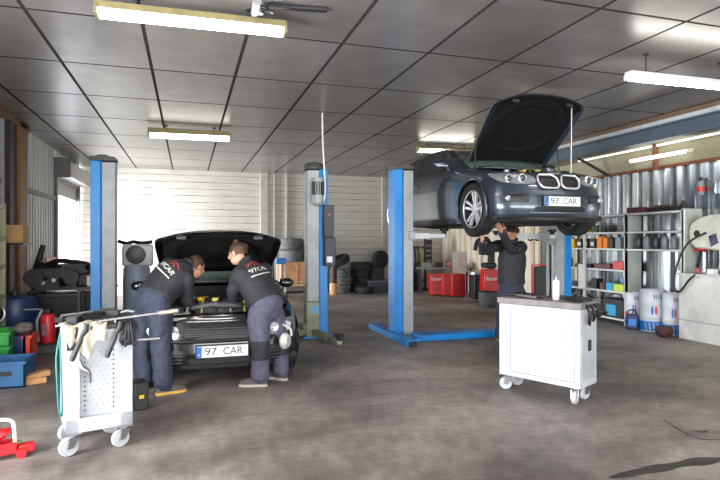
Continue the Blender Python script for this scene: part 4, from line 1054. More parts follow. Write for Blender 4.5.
for k, (x, y, z, lab) in enumerate(((.15, -.02, TH-.02, 'black cable loops hanging over the right corner of the left trolley'),)):
    g = MB()
    for q in range(4): g.tube(catmull([(x+.02*q, .05, TH+.02), (x+.015*q, -.028-.006*q, TH-.01), (x-.02+.03*q, -.03-.006*q, TH-.13-.03*(q % 2)), (x+.03+.02*q, -.03, TH-.02), (x+.05, .06, TH+.02)], 6), .011, 8)
    o = g.build('cable_bundle', m_black, None); o.matrix_world = TLM; tag(o, lab, 'cable')
for k, (x, y, rz) in enumerate(((-.02, .34, .5), (.12, .38, -.6), (-.15, .14, 1.2))):
    g = MB(); g.box((0, 0, .03), (.16, .07, .055)); g2 = MB(); g2.tube([(.08, 0, .035), (.13, .01, .05), (.19, .015, .04)], .016, 8)
    tool('air_tool', ['dark air tool lying mid back of left trolley top', 'dark air tool lying right back of left trolley top', 'dark air tool under the cloth side of left trolley top'][k], 'tool', [('housing', g, m_dark), ('nozzle', g2, m_steel)], TL(x, y, TH, rz))
# dark small box seen low beside the left trolley
p = on_z(136, 411, 0)
tx = thing('floor_box', 'small dark case with yellow mark standing on floor beside left trolley', 'case', (p.x+.02, p.y+.1, 0), ang)
MB().box((0, 0, .12), (.12, .2, .24)).build('case_body', m_black, tx, bevel=.01); MB().box((.0, -.102, .12), (.04, .004, .03)).build('mark', m_yellow, tx)

# white trolley on the right
a = on_z(499, 374, .15); bb = on_z(580, 390, .15)
ang2 = math.atan2(bb.y-a.y, bb.x-a.x); W2 = (bb-a).length; D2 = .36; H2_ = .93
t = thing('tool_trolley', 'white tool trolley with grey worktop in the foreground right of centre', 'tool trolley', ((a.x+bb.x)/2, (a.y+bb.y)/2, 0), ang2)
MB().box2((-W2/2, 0, .15), (W2/2, D2, H2_-.06)).build('cabinet_body', m_trolw, t, bevel=.008)
pn = MB(); pn.box2((-W2/2+.135, -.006, .21), (W2/2-.05, .002, H2_-.10))
pn.build('door_panel', m_trolw, t, bevel=.003)
gl = MB()
for x0, x1, z0, z1 in ((-W2/2+.128, -W2/2+.134, .2, H2_-.08), (W2/2-.05, W2/2-.046, .2, H2_-.08), (-W2/2+.128, W2/2-.046, .20, .205)): gl.box2((x0, -.0015, z0), (x1, .001, z1))
gl.build('panel_gap', m_greyp, t)
MB().box2((W2/2-.20, -.0075, H2_-.165), (W2/2-.07, -.004, H2_-.14)).build('label_plate', mat('plate_grey', (206, 208, 210), .4), t)
MB().box2((-W2/2-.012, -.015, H2_-.06), (W2/2+.012, D2+.012, H2_)).build('worktop', m_top, t, bevel=.006)
MB().box2((W2/2, .16, .48), (W2/2+.012, .22, .58)).build('side_handle', m_black, t, bevel=.003)
MB().box2((W2/2-.004, .05, .22), (W2/2+.004, D2-.05, H2_-.1)).build('side_panel', m_trol, t)
for x, y, q in ((-W2/2+.07, .07, .1), (W2/2-.07, .07, 1.3), (-W2/2+.07, D2-.07, .3), (W2/2-.07, D2-.07, .9)): castor(t, x, y, .062, q + .4)
TRM = Matrix.Translation(t.location) @ Matrix.Rotation(ang2, 4, 'Z')
def TR(x, y, z, rz=0): return TRM @ Matrix.Translation((x, y, z)) @ Matrix.Rotation(rz, 4, 'Z')
c1 = MB(); c1.lathe([(.03, 0), (.032, .01), (.032, .17), (.026, .185), (.014, .19)], n=20); c2 = MB(); c2.lathe([(.014, .19), (.014, .21), (.009, .215), (.009, .225)], n=12)
tool('spray_can', 'white spray can standing on the white trolley top', 'spray can', [('can', c1, m_white), ('nozzle', c2, m_steel)], TR(.10, .18, H2_))
for k, (x, y, rz, ln) in enumerate(((-.30, .16, .3, .22), (-.20, .08, -.1, .17), (-.24, .25, .1, .24), (-.08, .14, .8, .12), (.18, .22, .2, .2), (.28, .12, -.4, .18), (.33, .24, .1, .2))):
    g = MB(); g.tube([(-ln/2, 0, .02), (-ln/6, 0, .024), (ln/2, 0, .018)], [.014, .019, .013], 10); g2 = MB(); g2.box((ln/2+.03, 0, .018), (.08, .028, .018))
    tool('hand_tool', ['dark tool at the far left of the white trolley top', 'pale steel tool near the front left edge of white trolley top', 'dark tool at the back left of white trolley top', 'small dark tool left of the spray can on white trolley', 'dark tool just right of the spray can on white trolley', 'black tool near the right front corner of white trolley top', 'dark tool at the back right of white trolley top'][k], 'tool', [('grip', g, m_steel if k == 1 else m_black), ('tool_head', g2, m_steel if k in (0, 1) else m_dark)], TR(x, y, H2_, rz))
cb = MB()
for k in range(4): cb.tube(catmull([(W2/2+.02, .1+.07*k, H2_-.02), (W2/2+.05+.02*k, .08+.08*k, H2_-.10), (W2/2+.035, .12+.08*k, H2_-.20+.03*k), (W2/2+.03, .17+.08*k, H2_-.08)], 5), .012, 8)
o = cb.build('cable_bundle', m_black, None); o.matrix_world = TRM; tag(o, 'black cables hanging from the right end of the white trolley', 'cable')

# ------------------------------------------------------------------ storage rack on the right wall
m_shelf = mat('rack_white_paint', (216, 218, 214), .45, dirt=(170, 168, 160), dirt_amt=.4, scale=6)
m_shelfg = mat('rack_grey_panel', (170, 176, 168), .5, scale=5)
SX0, SX1 = 7.36, 7.74
ys = [(9.9, 7.90), (7.90, 6.66)]
t = thing('storage_rack', 'long white storage rack with many shelves against corrugated wall', 'shelf rack', (SX0, 8.2, 0))
def rk(x0, x1, y0, y1, z0, z1): return ((x0-SX0, y0-8.2, z0), (x1-SX0, y1-8.2, z1))
for y0, y1, zs in ((7.90, 10.0, (1.965, 1.655, 1.355, .975, .585, .10)), (6.72, 7.90, (1.975, 1.655, 1.355))):
    for z in zs: MB().box2(*rk(SX0, SX1, y0, y1, z-.03, z)).build('shelf', m_shelf, t, bevel=.004)
for y in (10.0, 8.96, 7.90): 
    MB().box2(*rk(SX0, SX0+.04, y-.02, y+.02, 0, 1.98)).build('upright', m_shelf, t); MB().box2(*rk(SX1-.04, SX1, y-.02, y+.02, 0, 1.98)).build('upright', m_shelf, t)
MB().box2(*rk(SX0+.0, SX1, 7.88, 7.905, .05, 1.96)).build('divider_panel', m_shelfg, t)
MB().box2(*rk(SX0+.0, SX1, 6.70, 6.73, 0, 2.0)).build('end_panel', m_shelfg, t); MB().box2(*rk(SX0, SX0+.03, 6.69, 6.75, 0, 1.98)).build('upright', m_shelf, t)
MB().box2(*rk(SX1-.02, SX1, 7.1, 7.13, 1.0, 1.35)).build('brace', m_shelf, t)
# bottles and cans
def lathe_thing(name, label, cat, loc, prof, mm, cap=None, mcap=None, group=None, band=None, n=20):
    t = thing(name, label, cat, loc, 0, group)
    MB().lathe(prof, n=n).build('body', mm, t)
    if cap: MB().lathe(cap, n=14).build('cap', mcap, t)
    if band: MB().lathe([(band[0], band[1]), (band[0], band[2])], n=n, cap=False).build('label_band', band[3], t)
    return t
m_bottle = mat('grey_bottle', (118, 124, 128), .35); m_bottled = mat('dark_bottle', (52, 56, 60), .35)
rowb = ['dark bottle at the left end of the bottle row on rack', 'grey black-capped bottle second from left in the rack row', 'dark bottle third from left in the rack bottle row', 'grey black-capped bottle fourth from left in rack row', 'pale grey bottle fifth from left in rack row', 'grey black-capped bottle at the right end of rack row']
for k in range(6):
    y = 7.70 - .185*k
    lathe_thing('bottle', rowb[k], 'bottle', (SX0+.10, y, 1.356), [(.055, 0), (.062, .01), (.062, .16), (.045, .20), (.028, .22)], m_bottled if k in (0, 2) else m_bottle, [(.03, .22), (.03, .25), (.015, .255), (.012, .285)], m_black, 'bottles on the right bay of the rack')
cans = [(9.62, m_black, .14, .16), (9.38, m_yellow, .10, .18), (9.17, m_black, .15, .18), (8.98, m_black, .15, .18), (8.80, m_black, .14, .18), (8.62, m_orange, .12, .22), (8.46, m_orange, .10, .20), (8.32, m_dark, .12, .2), (8.14, m_bottle, .13, .21)]
cl = ['black oil can at the far left on the rack middle shelf', 'yellow oil can on the rack middle shelf', 'black oil can just right of the yellow can on rack', 'black oil can with white label mid-row on rack', 'black oil can left of the orange containers on rack', 'taller orange container on the rack middle shelf', 'smaller orange container beside the taller orange one on rack', 'dark container right of the orange ones on rack', 'grey container at the right end of left bay row on rack']
for k, (y, mm, w, h) in enumerate(cans):
    c = thing('oil_can', cl[k], 'can', (SX0+.12, y, 1.356), 0, 'oil cans on the rack middle shelf')
    MB().box((0, 0, h/2), (.12, w, h)).build('body', mm, c, bevel=.012); MB().lathe([(.022, h), (.022, h+.03), (.01, h+.032)], (0, w*.25, 0), n=12).build('cap', m_black if mm is not m_black else m_yellow, c)
    if mm is m_black: MB().box((-.0615, 0, h*.45), (.002, w*.6, h*.4)).build('label_sticker', m_white, c)
def boxthing(name, label, cat, loc, size, mm, rz=0, group=None, lid=None, bevel=.008):
    c = thing(name, label, cat, loc, rz, group)
    MB().box((0, 0, size[2]/2), size).build('body', mm, c, bevel=bevel)
    if lid: MB().box((0, 0, size[2]+.006), (size[0]*1.03, size[1]*1.03, .014)).build('lid', lid, c, bevel=.003)
    return c
# upper left shelf
boxthing('box', 'yellow box on the upper left shelf of the rack', 'box', (SX0+.13, 9.02, 1.656), (.16, .28, .15), m_yellow, lid=m_black)
lathe_thing('tin', 'dark green tin beside the yellow box on the rack', 'tin', (SX0+.12, 8.78, 1.656), [(.06, 0), (.06, .13), (.05, .14)], mat('dark_green', (56, 74, 40), .5))
lathe_thing('tin', 'black tin left of the yellow box on the rack', 'tin', (SX0+.12, 9.30, 1.656), [(.08, 0), (.08, .11), (.05, .12)], m_black)
lathe_thing('tin', 'small dark tin at the right of the upper left rack shelf', 'tin', (SX0+.12, 8.55, 1.656), [(.045, 0), (.045, .1), (.03, .11)], m_dark)
# top of the rack
m_maroon = mat('maroon_metal', (92, 34, 44), .45)
c = thing('socket_case', 'maroon tool case lying on top of the rack', 'tool case', (SX0+.15, 7.72, 1.976)); MB().box((0, 0, .05), (.24, .36, .10)).build('case_body', m_maroon, c, bevel=.01); MB().box((-.125, 0, .05), (.02, .12, .02)).build('handle', m_black, c)
c = thing('socket_case', 'long black tool case on the rack top between the maroon case and the black pot', 'tool case', (SX0+.15, 7.15, 1.976)); MB().box((0, 0, .04), (.2, .62, .08)).build('case_body', m_dark, c, bevel=.01); MB().box((0, .05, .095), (.16, .3, .03)).build('lid', mat('case_brown', (96, 78, 66), .5), c, bevel=.006)
c = lathe_thing('pot', 'small black pot standing on the right end of rack top', 'pot', (SX0+.12, 6.80, 1.976), [(.05, 0), (.055, .02), (.055, .09), (.05, .10)], m_black, [(.03, .10), (.03, .16), (.02, .165)], m_black)
# shelf at .975
boxthing('box', 'bright red box on the lower middle shelf of the rack', 'box', (SX0+.12, 8.10, .976), (.18, .26, .15), m_red)
boxthing('tray', 'long maroon tray left of the bright red box on rack', 'tray', (SX0+.14, 8.52, .976), (.2, .42, .09), m_maroon)
boxthing('tray', 'flat dark tray at the left of the lower middle rack shelf', 'tray', (SX0+.14, 9.05, .976), (.2, .46, .07), m_dark)
lathe_thing('tin', 'brown tin near the blue post on the rack', 'tin', (SX0+.13, 9.55, .976), [(.07, 0), (.07, .16), (.05, .18)], mat('tin_brown', (120, 88, 66), .5))
# shelf at .585
c = thing('paper_roll', 'tall curled white paper sheet standing on the lower rack shelf', 'paper', (SX0+.06, 9.0, .586))
G = [[(.10*math.cos(a)-.02, .11*math.sin(a)*(1+.15*z), .46*z) for a in [PI*.5+.13*k for k in range(20)]] for z in (0, .25, .5, .75, 1)]
MB().shell(G, (.003, 0, 0)).build('sheet', mat('paper_white', (226, 222, 222), .7, var=.04), c)
mk = MB(); [mk.box((-.125+.0, .02*q-.02, .12+.09*q), (.004, .025, .02)) for q in range(3)]; mk.build('ink_mark', m_greyp, c)
for k, (y, sz, mm, lab) in enumerate(((8.72, (.16, .14, .19), m_black, 'black box on lower rack shelf right of the paper roll'), (8.52, (.14, .12, .13), mat('dark_red_box', (90, 30, 34), .5), 'dark red box on the lower rack shelf'), (8.32, (.16, .17, .14), m_cyan, 'bright blue box on the lower rack shelf'), (8.07, (.2, .24, .13), mat('lime_box', (196, 214, 50), .45), 'lime yellow box at the right of the lower rack shelf'), (8.22, (.08, .1, .24), mat('blue_white_box', (110, 150, 205), .5), 'tall pale blue box behind the lime box on rack'), (9.5, (.14, .3, .1), m_greyp, 'grey box at the left of the lower rack shelf'))):
    boxthing('box', lab, 'box', (SX0+(.11 if k != 4 else .27), y, .586), sz, mm)
# bottom shelf: machines and cables
c = thing('battery_charger', 'dark battery charger with teal front on the bottom rack shelf', 'charger', (SX0+.12, on_x(616, 300, SX0+.12).y, .10))
MB().box((.08, 0, .17), (.3, .5, .34)).build('body', m_black, c, bevel=.02); MB().box((-.075, .04, .13), (.02, .24, .2)).build('front_panel', m_cyan, c, bevel=.006); MB().tube(catmull([(-.05, -.2, .34), (.0, -.1, .42), (.0, .1, .42), (-.02, .2, .34)], 5), .014, 8).build('handle', m_dark, c)
boxthing('box', 'dark blue bin at the right end of the bottom rack shelf', 'bin', (SX0+.26, 8.05, .10), (.2, .2, .36), mat('dark_blue_bin', (40, 52, 72), .5))
c = thing('cable_reel', 'tangle of dark cable and hose on the bottom rack shelf left', 'cable', (SX0+.16, 9.2, .10))
for k in range(6):
    MB().torus((.0+.03*math.sin(k*2), .20*math.sin(k*1.7), .17+.02*k), .13+.015*(k % 3), .016, (1, .4*math.sin(k), .5*math.cos(k*2)), 24, 8).build('coil', [m_black, m_greyp, mat('coil_brown', (110, 86, 54), .6), m_dark, mat('coil_olive', (110, 120, 80), .6), m_greyp][k], c)
boxthing('box', 'brown cardboard box at the back of bottom rack shelf', 'box', (SX0+.28, 9.75, .10), (.14, .3, .42), mat('cardboard_brown', (128, 96, 60), .8))
# drums of oil on the floor
m_drumw = mat('drum_white', (212, 216, 222), .38, var=.06); m_drumb = mat('drum_blue', (30, 120, 200), .4); m_drumn = mat('drum_navy', (28, 44, 110), .4); m_drumr = mat('drum_red', (200, 70, 50), .4)
def drum(label, loc, r, h, face):
    c = thing('oil_drum', label, 'drum', loc, 0)
    MB().lathe([(r*.97, 0), (r, .015), (r, h*.33), (r*1.02, h*.34), (r*1.02, h*.36), (r, h*.37), (r, h*.66), (r*1.02, h*.67), (r*1.02, h*.69), (r, h*.70), (r, h-.02), (r*1.03, h-.012), (r*1.03, h), (r*.96, h), (r*.95, h-.02), (.02, h-.02)], n=36).build('body', m_drumw, c)
    MB().lathe([(r*1.024, .015), (r*1.024, h*.25)], n=36, cap=False).build('blue_band', m_drumb, c)
    fa = math.atan2(-loc[1], -loc[0]) + face
    P = lambda a, z, d=1.028: Vector((r*d*math.cos(fa+a), r*d*math.sin(fa+a), z))
    sh_ = MB()
    for a, z, w in ((.55, .86, .09), (.38, .87, .07), (.24, .86, .06), (.08, .87, .08)):
        sh_.shell([[P(a+w, h*(z-.07)), P(a, h*(z-.07))], [P(a+w-.07, h*(z+.04)), P(a-.05, h*(z+.04))]], (0, 0, .0008))
    sh_.build('dark_mark', m_drumn, c)
    for a, col in ((.22, m_drumr), (-.05, m_drumb)):
        g = MB(); g.rings([[P(a + k*.10*math.cos(q), h*.5 + k*.075*math.sin(q)*(1.25 if math.sin(q) > 0 else .8)) for q in [2*PI*j/14 for j in range(14)]] for k in (1, .55)]); g.build('droplet_mark', col, c)
    ws = MB()
    for a in (-.5, -.2, .1, .4, .7): ws.shell([[P(a, .03), P(a+.05, .03)], [P(a-.12, h*.22), P(a-.07, h*.22)]], (0, 0, .0008))
    ws.build('white_stripe', m_drumw, c)
    return c
drum('large white and blue oil drum in the middle of the three below the rack', (7.43, on_x(653, 300, 7.43).y, 0), .205, .68, 0)
drum('white and blue oil drum at the left of the three below the rack', (7.43, on_x(633.5, 300, 7.43).y, 0), .135, .60, 0)
drum('white and blue oil drum partly behind the bench at right', (7.43, on_x(673, 300, 7.43).y, 0), .15, .66, 0)
c = thing('jerrycan', 'dark blue jug standing in front of the left oil drum', 'jug', (7.17, on_x(632, 300, 7.17).y, 0), .9)
MB().box((0, 0, .13), (.11, .19, .26)).build('body', m_navy, c, bevel=.02); MB().tube(catmull([(0, -.07, .26), (0, -.05, .32), (0, .05, .32), (0, .06, .26)], 5), .013, 8).build('handle', m_navy, c); MB().lathe([(.022, .26), (.022, .30)], (0, .085, 0), n=12).build('cap', m_red, c); MB().box((-.057, 0, .12), (.003, .11, .12)).build('label_sticker', m_drumb, c)
c = lathe_thing('rubber_bowl', 'small dark maroon bowl on the floor beside the oil drums', 'bowl', (7.08, on_x(664, 300, 7.08).y, 0), [(.06, 0), (.11, .04), (.13, .10), (.12, .16), (.05, .17)], mat('maroon_rubber', (70, 34, 38), .7))

# ------------------------------------------------------------------ bench with wheel balancer, far right
c = thing('steel_bench', 'large pale grey steel bench cabinet at the right edge', 'cabinet', (7.2, 5.6, 0))
BL = 6.64-5.6
m_bench = mat('bench_grey_paint', (212, 211, 206), .45, dirt=(140, 138, 132), dirt_amt=.55, scale=3)
MB().box2((0, -1.6, .0), (.56, BL, .98)).build('cabinet_body', m_bench, c, bevel=.01)
MB().box2((-.012, -1.6, .29), (.01, BL+.004, .30)).build('panel_gap', m_greyp, c)
MB().box2((-.03, -1.62, .975), (.58, BL+.02, 1.005)).build('worktop', m_bench, c, bevel=.006)
c = thing('wheel_balancer', 'cream rounded machine hood with dark triangular patch standing on bench', 'machine', (7.55, 6.22, 1.006))
prof = [(-.45, .40), (-.46, .72), (-.40, .84), (-.25, .90), (.10, .90), (.28, .86), (.42, .78), (.46, .65), (.44, .50), (.35, .40), (-.30, .34)]
m_hoodc = mat('balancer_cream', (202, 202, 184), .4, dirt=(160, 158, 140), dirt_amt=.4, scale=5)
MB().prism([(-.12, y, z-.02) for y, z in prof], (.28, 0, 0)).build('hood_shell', m_hoodc, c, bevel=.03)
MB().box((.05, -.1, .22), (.18, .2, .44)).build('pedestal', m_steel, c, bevel=.01)
MB().prism([(-.126, .10, .56), (-.126, -.02, .60), (-.126, -.06, .46), (-.126, .06, .40)], (.012, 0, 0)).build('dark_patch', m_navy, c, label='dark triangular patch')
MB().lathe([(.05, 0), (.06, .04), (.04, .06)], (-.13, .30, .60), 'X', 16).build('knob', m_black, c)
for nm, pts, lab in (('hose', [(7.36, 6.30, 1.62), (7.22, 6.50, 1.45), (7.14, 6.62, 1.10), (7.13, 6.66, .80), (7.15, 6.58, .72), (7.15, 6.40, .92), (7.2, 6.30, 1.02)], 'black hose looping from the cream machine down the bench corner'), ('hose', [(7.40, 5.98, 1.50), (7.32, 5.90, 1.35), (7.28, 5.83, 1.10), (7.30, 5.80, 1.02)], 'black hose in front of the cream machine, right side')):
    tag(MB().tube(catmull(pts, 7), .016, 8).build(nm, m_black), lab, 'hose')
lathe_thing('grease_cup', 'small red cup on the pale bench top', 'cup', (7.32, 6.40, 1.006), [(.03, 0), (.045, .05), (.045, .07), (.02, .07)], mat('faded_red', (176, 96, 92), .5))
boxthing('box', 'small white box on the bench below the cream machine', 'box', (7.30, 6.15, 1.006), (.08, .12, .08), m_white)
c = thing('spray_gun', 'red and black gun hanging on the wall behind bench', 'tool', (7.60, 6.60, 1.38)); MB().box((0, 0, 0), (.1, .18, .09)).build('gun_body', m_red, c, bevel=.02); MB().tube([(0, 0, -.03), (0, .03, -.2), (0, .06, -.3)], .025, 8).build('grip', m_black, c); MB().box((.09, 0, 0), (.12, .04, .04)).build('hook', m_dark, c)
c = thing('fire_extinguisher', 'small grey and red extinguisher hung on the corrugated wall', 'extinguisher', (7.735, 6.72, 2.22))
MB().lathe([(.045, 0), (.055, .02), (.055, .17), (.04, .21), (.02, .225)], n=18).build('cylinder', m_greyp, c); MB().lathe([(.0565, .05), (.0565, .13)], n=18, cap=False).build('red_band', m_red, c)
MB().lathe([(.022, .22), (.03, .24), (.03, .27), (.015, .28)], n=12).build('valve', m_black, c); MB().box((.035, 0, .12), (.05, .03, .2)).build('bracket', m_dark, c)
c = thing('wall_holder', 'dark narrow holder mounted on the wall right of the extinguisher', 'holder', (7.77, 6.5, 2.22)); MB().box((0, 0, .1), (.05, .05, .2)).build('holder_body', m_galv, c, bevel=.01)
# ------------------------------------------------------------------ tyres and things along the back wall
def tyre(name, label, loc, R, w, group, axis='Z', rim=False, mm=None, rot=None):
    t = thing(name, label, 'tyre', loc, 0, group)
    if rot: t.rotation_euler = rot
    k = R*.62; pr = [(k, -w*.38), (R*.7, -w*.5), (R*.9, -w*.5), (R*.985, -w*.4), (R, -w*.2), (R, -w*.09), (R*.975, -w*.08), (R*.975, -w*.03), (R, -w*.02), (R, w*.02), (R*.975, w*.03), (R*.975, w*.08), (R, w*.09), (R, w*.2), (R*.985, w*.4), (R*.9, w*.5), (R*.7, w*.5), (k, w*.38), (k*.96, w*.3), (k*.96, -w*.3), (k, -w*.38)]
    MB().lathe(pr, (0, 0, w/2) if not rot else (0, 0, 0), 'Z', 36, cap=False).build('tread', mm or m_rubber, t, smooth=30)
    if rim:
        o = (0, 0, w/2) if not rot else (0, 0, 0)
        r = MB(); r.lathe([(k*.97, -w*.36), (k*.99, w*.36), (k*.9, w*.34), (k*.8, w*.2), (k*.3, w*.28), (.02, w*.28)], o, 'Z', 30)
        r.build('steel_rim', m_dark, t)
        h = MB()
        for q in range(8): h.cyl((o[0]+k*.6*math.cos(q*PI/4), o[1]+k*.6*math.sin(q*PI/4), o[2]+w*.255), (o[0]+k*.6*math.cos(q*PI/4), o[1]+k*.6*math.sin(q*PI/4), o[2]+w*.27), k*.1, n=10)
        h.build('rim_slot', m_black, t)
    return t
m_tyregrey = mat('worn_tyre_grey', (98, 100, 100), .7, scale=20, var=.2)
gt = 'tyres stacked along the back wall'
p = on_y(340, 291, 15.5)
lb = ['bottom grey tyre of the stack right of the middle lift post', 'middle grey tyre of the stack right of the middle lift post', 'top grey tyre of the stack right of the middle lift post']
for k in range(3): tyre('tyre', lb[k], (p.x, 15.5, .225*k), .315, .222, gt, rim=(k == 2), mm=m_tyregrey)
tyre('tyre', 'black tyre lying tilted on top of the grey tyre stack', (p.x-.05, 15.45, 0.225*3+.235), .33, .2, gt, rot=(.12, -.42, 0))
p2 = on_y(362, 291, 15.5)
lb = ['bottom tyre of the dark stack right of the grey tyre stack', 'second tyre of the dark stack right of the grey tyre stack', 'third tyre up of the dark stack right of the grey tyre stack', 'topmost black tyre of the dark stack right of the grey tyre stack']
for k in range(4): tyre('tyre', lb[k], (p2.x+(.03 if k % 2 else -.02), 15.55+(.04 if k == 3 else 0), .215*k), .30+(.03 if k == 3 else 0), .212, gt, rim=(k == 1))
p3 = on_y(381, 284, 15.3)
tyre('tyre', 'dark wheel standing upright beside the blue lift post', (p3.x, 15.35, .95), .26, .18, gt, rot=(PI/2, 0, .3), rim=True)
c = boxthing('parts_box', 'low dark box on the floor under the upright wheel', 'box', (p3.x-.05, 15.2, 0), (.75, .45, .32), mat('dark_navy_box', (46, 52, 66), .5), lid=m_greyp)
c = boxthing('parts_box', 'dark crate standing behind the low box, under the upright wheel', 'box', (p3.x, 15.75, 0), (.4, .4, .68), m_dark)
c = thing('work_stand', 'dark stand holding up the wheel beside the blue lift post', 'stand', (p3.x, 15.62, .68)); MB().box((0, 0, .012), (.36, .3, .024)).build('plate', m_dark, c); MB().box((0, -.1, .04), (.3, .2, .05)).build('cradle', m_dark, c)
tyre('tyre', 'tyre lying on the floor in front of the dark tyre stack', (p2.x-.12, 14.90, 0), .29, .2, gt, mm=m_rubber)
p = on_y(330, 291, 15.2)
c = thing('gas_canister', 'tan canister with pale base beside the blue back of the middle lift post', 'canister', (p.x+.02, 14.85, 0))
MB().lathe([(.10, 0), (.12, .03), (.12, .28), (.10, .32)], n=20).build('base', mat('pale_tan', (206, 160, 116), .6), c)
MB().lathe([(.09, .32), (.09, .95), (.06, 1.05), (.03, 1.08)], n=18).build('body', mat('brown_canister', (66, 46, 36), .6), c)
MB().tube([(0, 0, 1.06), (0, 0, 1.15), (.05, -.02, 1.18)], .02, 8).build('valve', m_dark, c)
# plywood crate with big tyres left of the middle post
c = thing('plywood_crate', 'plywood crate with tyres on it behind the black car', 'crate', (2.98, 15.75, 0))
m_ply = mat('plywood', (196, 146, 106), .65, scale=4, var=.18)
MB().box((0, 0, .59), (.92, .6, .62)).build('crate_side', m_ply, c, bevel=.006)
for x in (-.46, -.02, .46): MB().box((x, -.302, .59), (.05, .02, .62)).build('batten', m_wood, c)
MB().box((0, 0, .24), (.96, .64, .05)).build('crate_base', mat('pale_base', (206, 172, 126), .7), c)
for x in (-.4, .4): MB().box((x, 0, .11), (.1, .6, .22)).build('skid', m_dark, c)
tyre('tyre', 'lower big tyre lying on the plywood crate', (2.86, 15.75, .901), .38, .33, gt, mm=m_tyregrey)
tyre('tyre', 'upper big tyre lying on the plywood crate stack', (2.80, 15.75, 1.235), .39, .33, gt, mm=m_tyregrey)
tyre('tyre', 'black tyre leaning beside the big tyres on the plywood crate', (3.36, 15.60, .9+.31), .32, .2, gt, rot=(PI/2, .0, 1.15), mm=m_rubber)
c = thing('jack_stand', 'white legged jack with blue top in front of plywood crate', 'jack', on_y(281, 287, 14.6).xy.to_3d())
for x in (-.1, 0, .1): MB().cyl((x, 0, .02), (x, 0, .92), .018, n=8).build('pole', m_white, c)
MB().box((0, 0, .96), (.28, .1, .16)).build('handle', m_blue, c, bevel=.02); MB().box((0, 0, .03), (.34, .3, .06)).build('foot_plate', m_dark, c, bevel=.01)

# ------------------------------------------------------------------ work area under the raised car
m_yel2 = mat('old_brass_hose', (170, 140, 70), .5)
c = thing('tool_rack', 'black rack hung with dark and brass hoses beyond the blue post', 'rack', (6.35, 15.3, 0))
fr = MB()
for x in (-.48, .48): fr.box((x, 0, .8), (.05, .05, 1.6))
for z in (.3, .8, 1.3, 1.58): fr.box((0, 0, z), (1.0, .05, .05))
fr.box((0, 0, .03), (1.05, .5, .06)); fr.build('rack_frame', m_black, c)
for k in range(9):
    x = -.42+.105*k; l_ = .5+.25*((k*7) % 4)/3
    MB().tube(catmull([(x, -.06, 1.32), (x+.03, -.09, 1.3-l_*.5), (x-.02, -.08, 1.3-l_), (x+.05, -.07, 1.28-l_*.6)], 5), .028, 8).build('hose', [m_black, m_yel2, m_dark, m_greyp, m_yel2, m_black, m_dark, m_yel2, m_black][k], c)
MB().box((.55, -.05, 1.15), (.22, .12, .75)).build('socket_board', m_dark, c, bevel=.01)
for q in range(4): MB().box((.55, -.12, .9+.15*q), (.16, .02, .05)).build('socket_row', m_greyp, c)
MB().box((-.1, -.1, .35), (.7, .4, .5)).build('base_box', m_black, c, bevel=.02)
# red tool cabinet with a bench top of tools
def tool_cab(label, loc, w, d, h, rz, n, logo=True):
    c = thing('tool_cabinet', label, 'tool cabinet', loc, rz)
    MB().box((0, 0, h/2+.04), (w, d, h)).build('cabinet_body', m_red, c, bevel=.012)
    dr = MB()
    for k in range(n):
        o = MB().box((0, -d/2-.006, .08+(h-.04)*(k+.5)/n), (w*.9, .016, (h-.04)/n*.86)).build('drawer', m_red, c, bevel=.004)
        MB().box((0, -d/2-.02, .08+(h-.04)*(k+.5)/n+.02), (w*.7, .012, .012)).build('handle', m_dark, o)
    for x in (-1, 1):
        for y in (-1, 1): MB().cyl((x*w*.4-.015, y*d*.35, .03), (x*w*.4+.015, y*d*.35, .03), .03, n=12).build('castor', m_black, c)
    return c
pr = on_z(432, 293, 0); 
c = tool_cab('red tool cabinet with white mark at the left under the raised car', (on_z(438.5, 296.5, 0).x, on_z(438.5, 296.5, 0).y+.2, 0), .32, .4, .56, -.25, 3)
text('facom', .13, Matrix.Translation((0, -.222, .47)) @ FRONT, m_white, c, 'logo_lettering', .001, shear=.2)
tool_cab('red tool cabinet in the middle of the low red row', (on_z(449, 297, 0).x, on_z(449, 297, 0).y+.2, 0), .25, .42, .58, -.25, 4)
tool_cab('red tool cabinet at the right of the low red row', (on_z(460.5, 297.5, 0).x, on_z(460.5, 297.5, 0).y+.2, 0), .36, .42, .58, -.25, 4)
c = thing('workbench', 'grey workbench top crowded with tools behind the red cabinets', 'workbench', (6.95, 14.25, 0), -.25)
MB().box((0, 0, .72), (1.5, .5, .05)).build('bench_top', m_greyp, c, bevel=.006)
for x in (-.7, .7):
    for y in (-.2, .2): MB().box((x, y, .35), (.05, .05, .70)).build('leg', m_dark, c)
labs = ['grey vice on the far workbench', 'dark box on the far workbench', 'red tin on the far workbench', 'black case on the right of far workbench', 'steel pot on the far workbench']
for k, (x, mm, sz) in enumerate(((-.5, m_greyp, (.25, .2, .14)), (-.15, m_dark, (.2, .2, .12)), (.12, m_red, (.12, .12, .16)), (.5, m_black, (.3, .2, .1)), (.3, m_steel, (.12, .12, .2)))):
    M = Matrix.Translation((6.95, 14.25, 0)) @ Matrix.Rotation(-.25, 4, 'Z'); q = M @ Vector((x, .0, .746))
    boxthing('bench_item', labs[k], 'bench item', q, sz, mm, -.25, lid=m_dark)
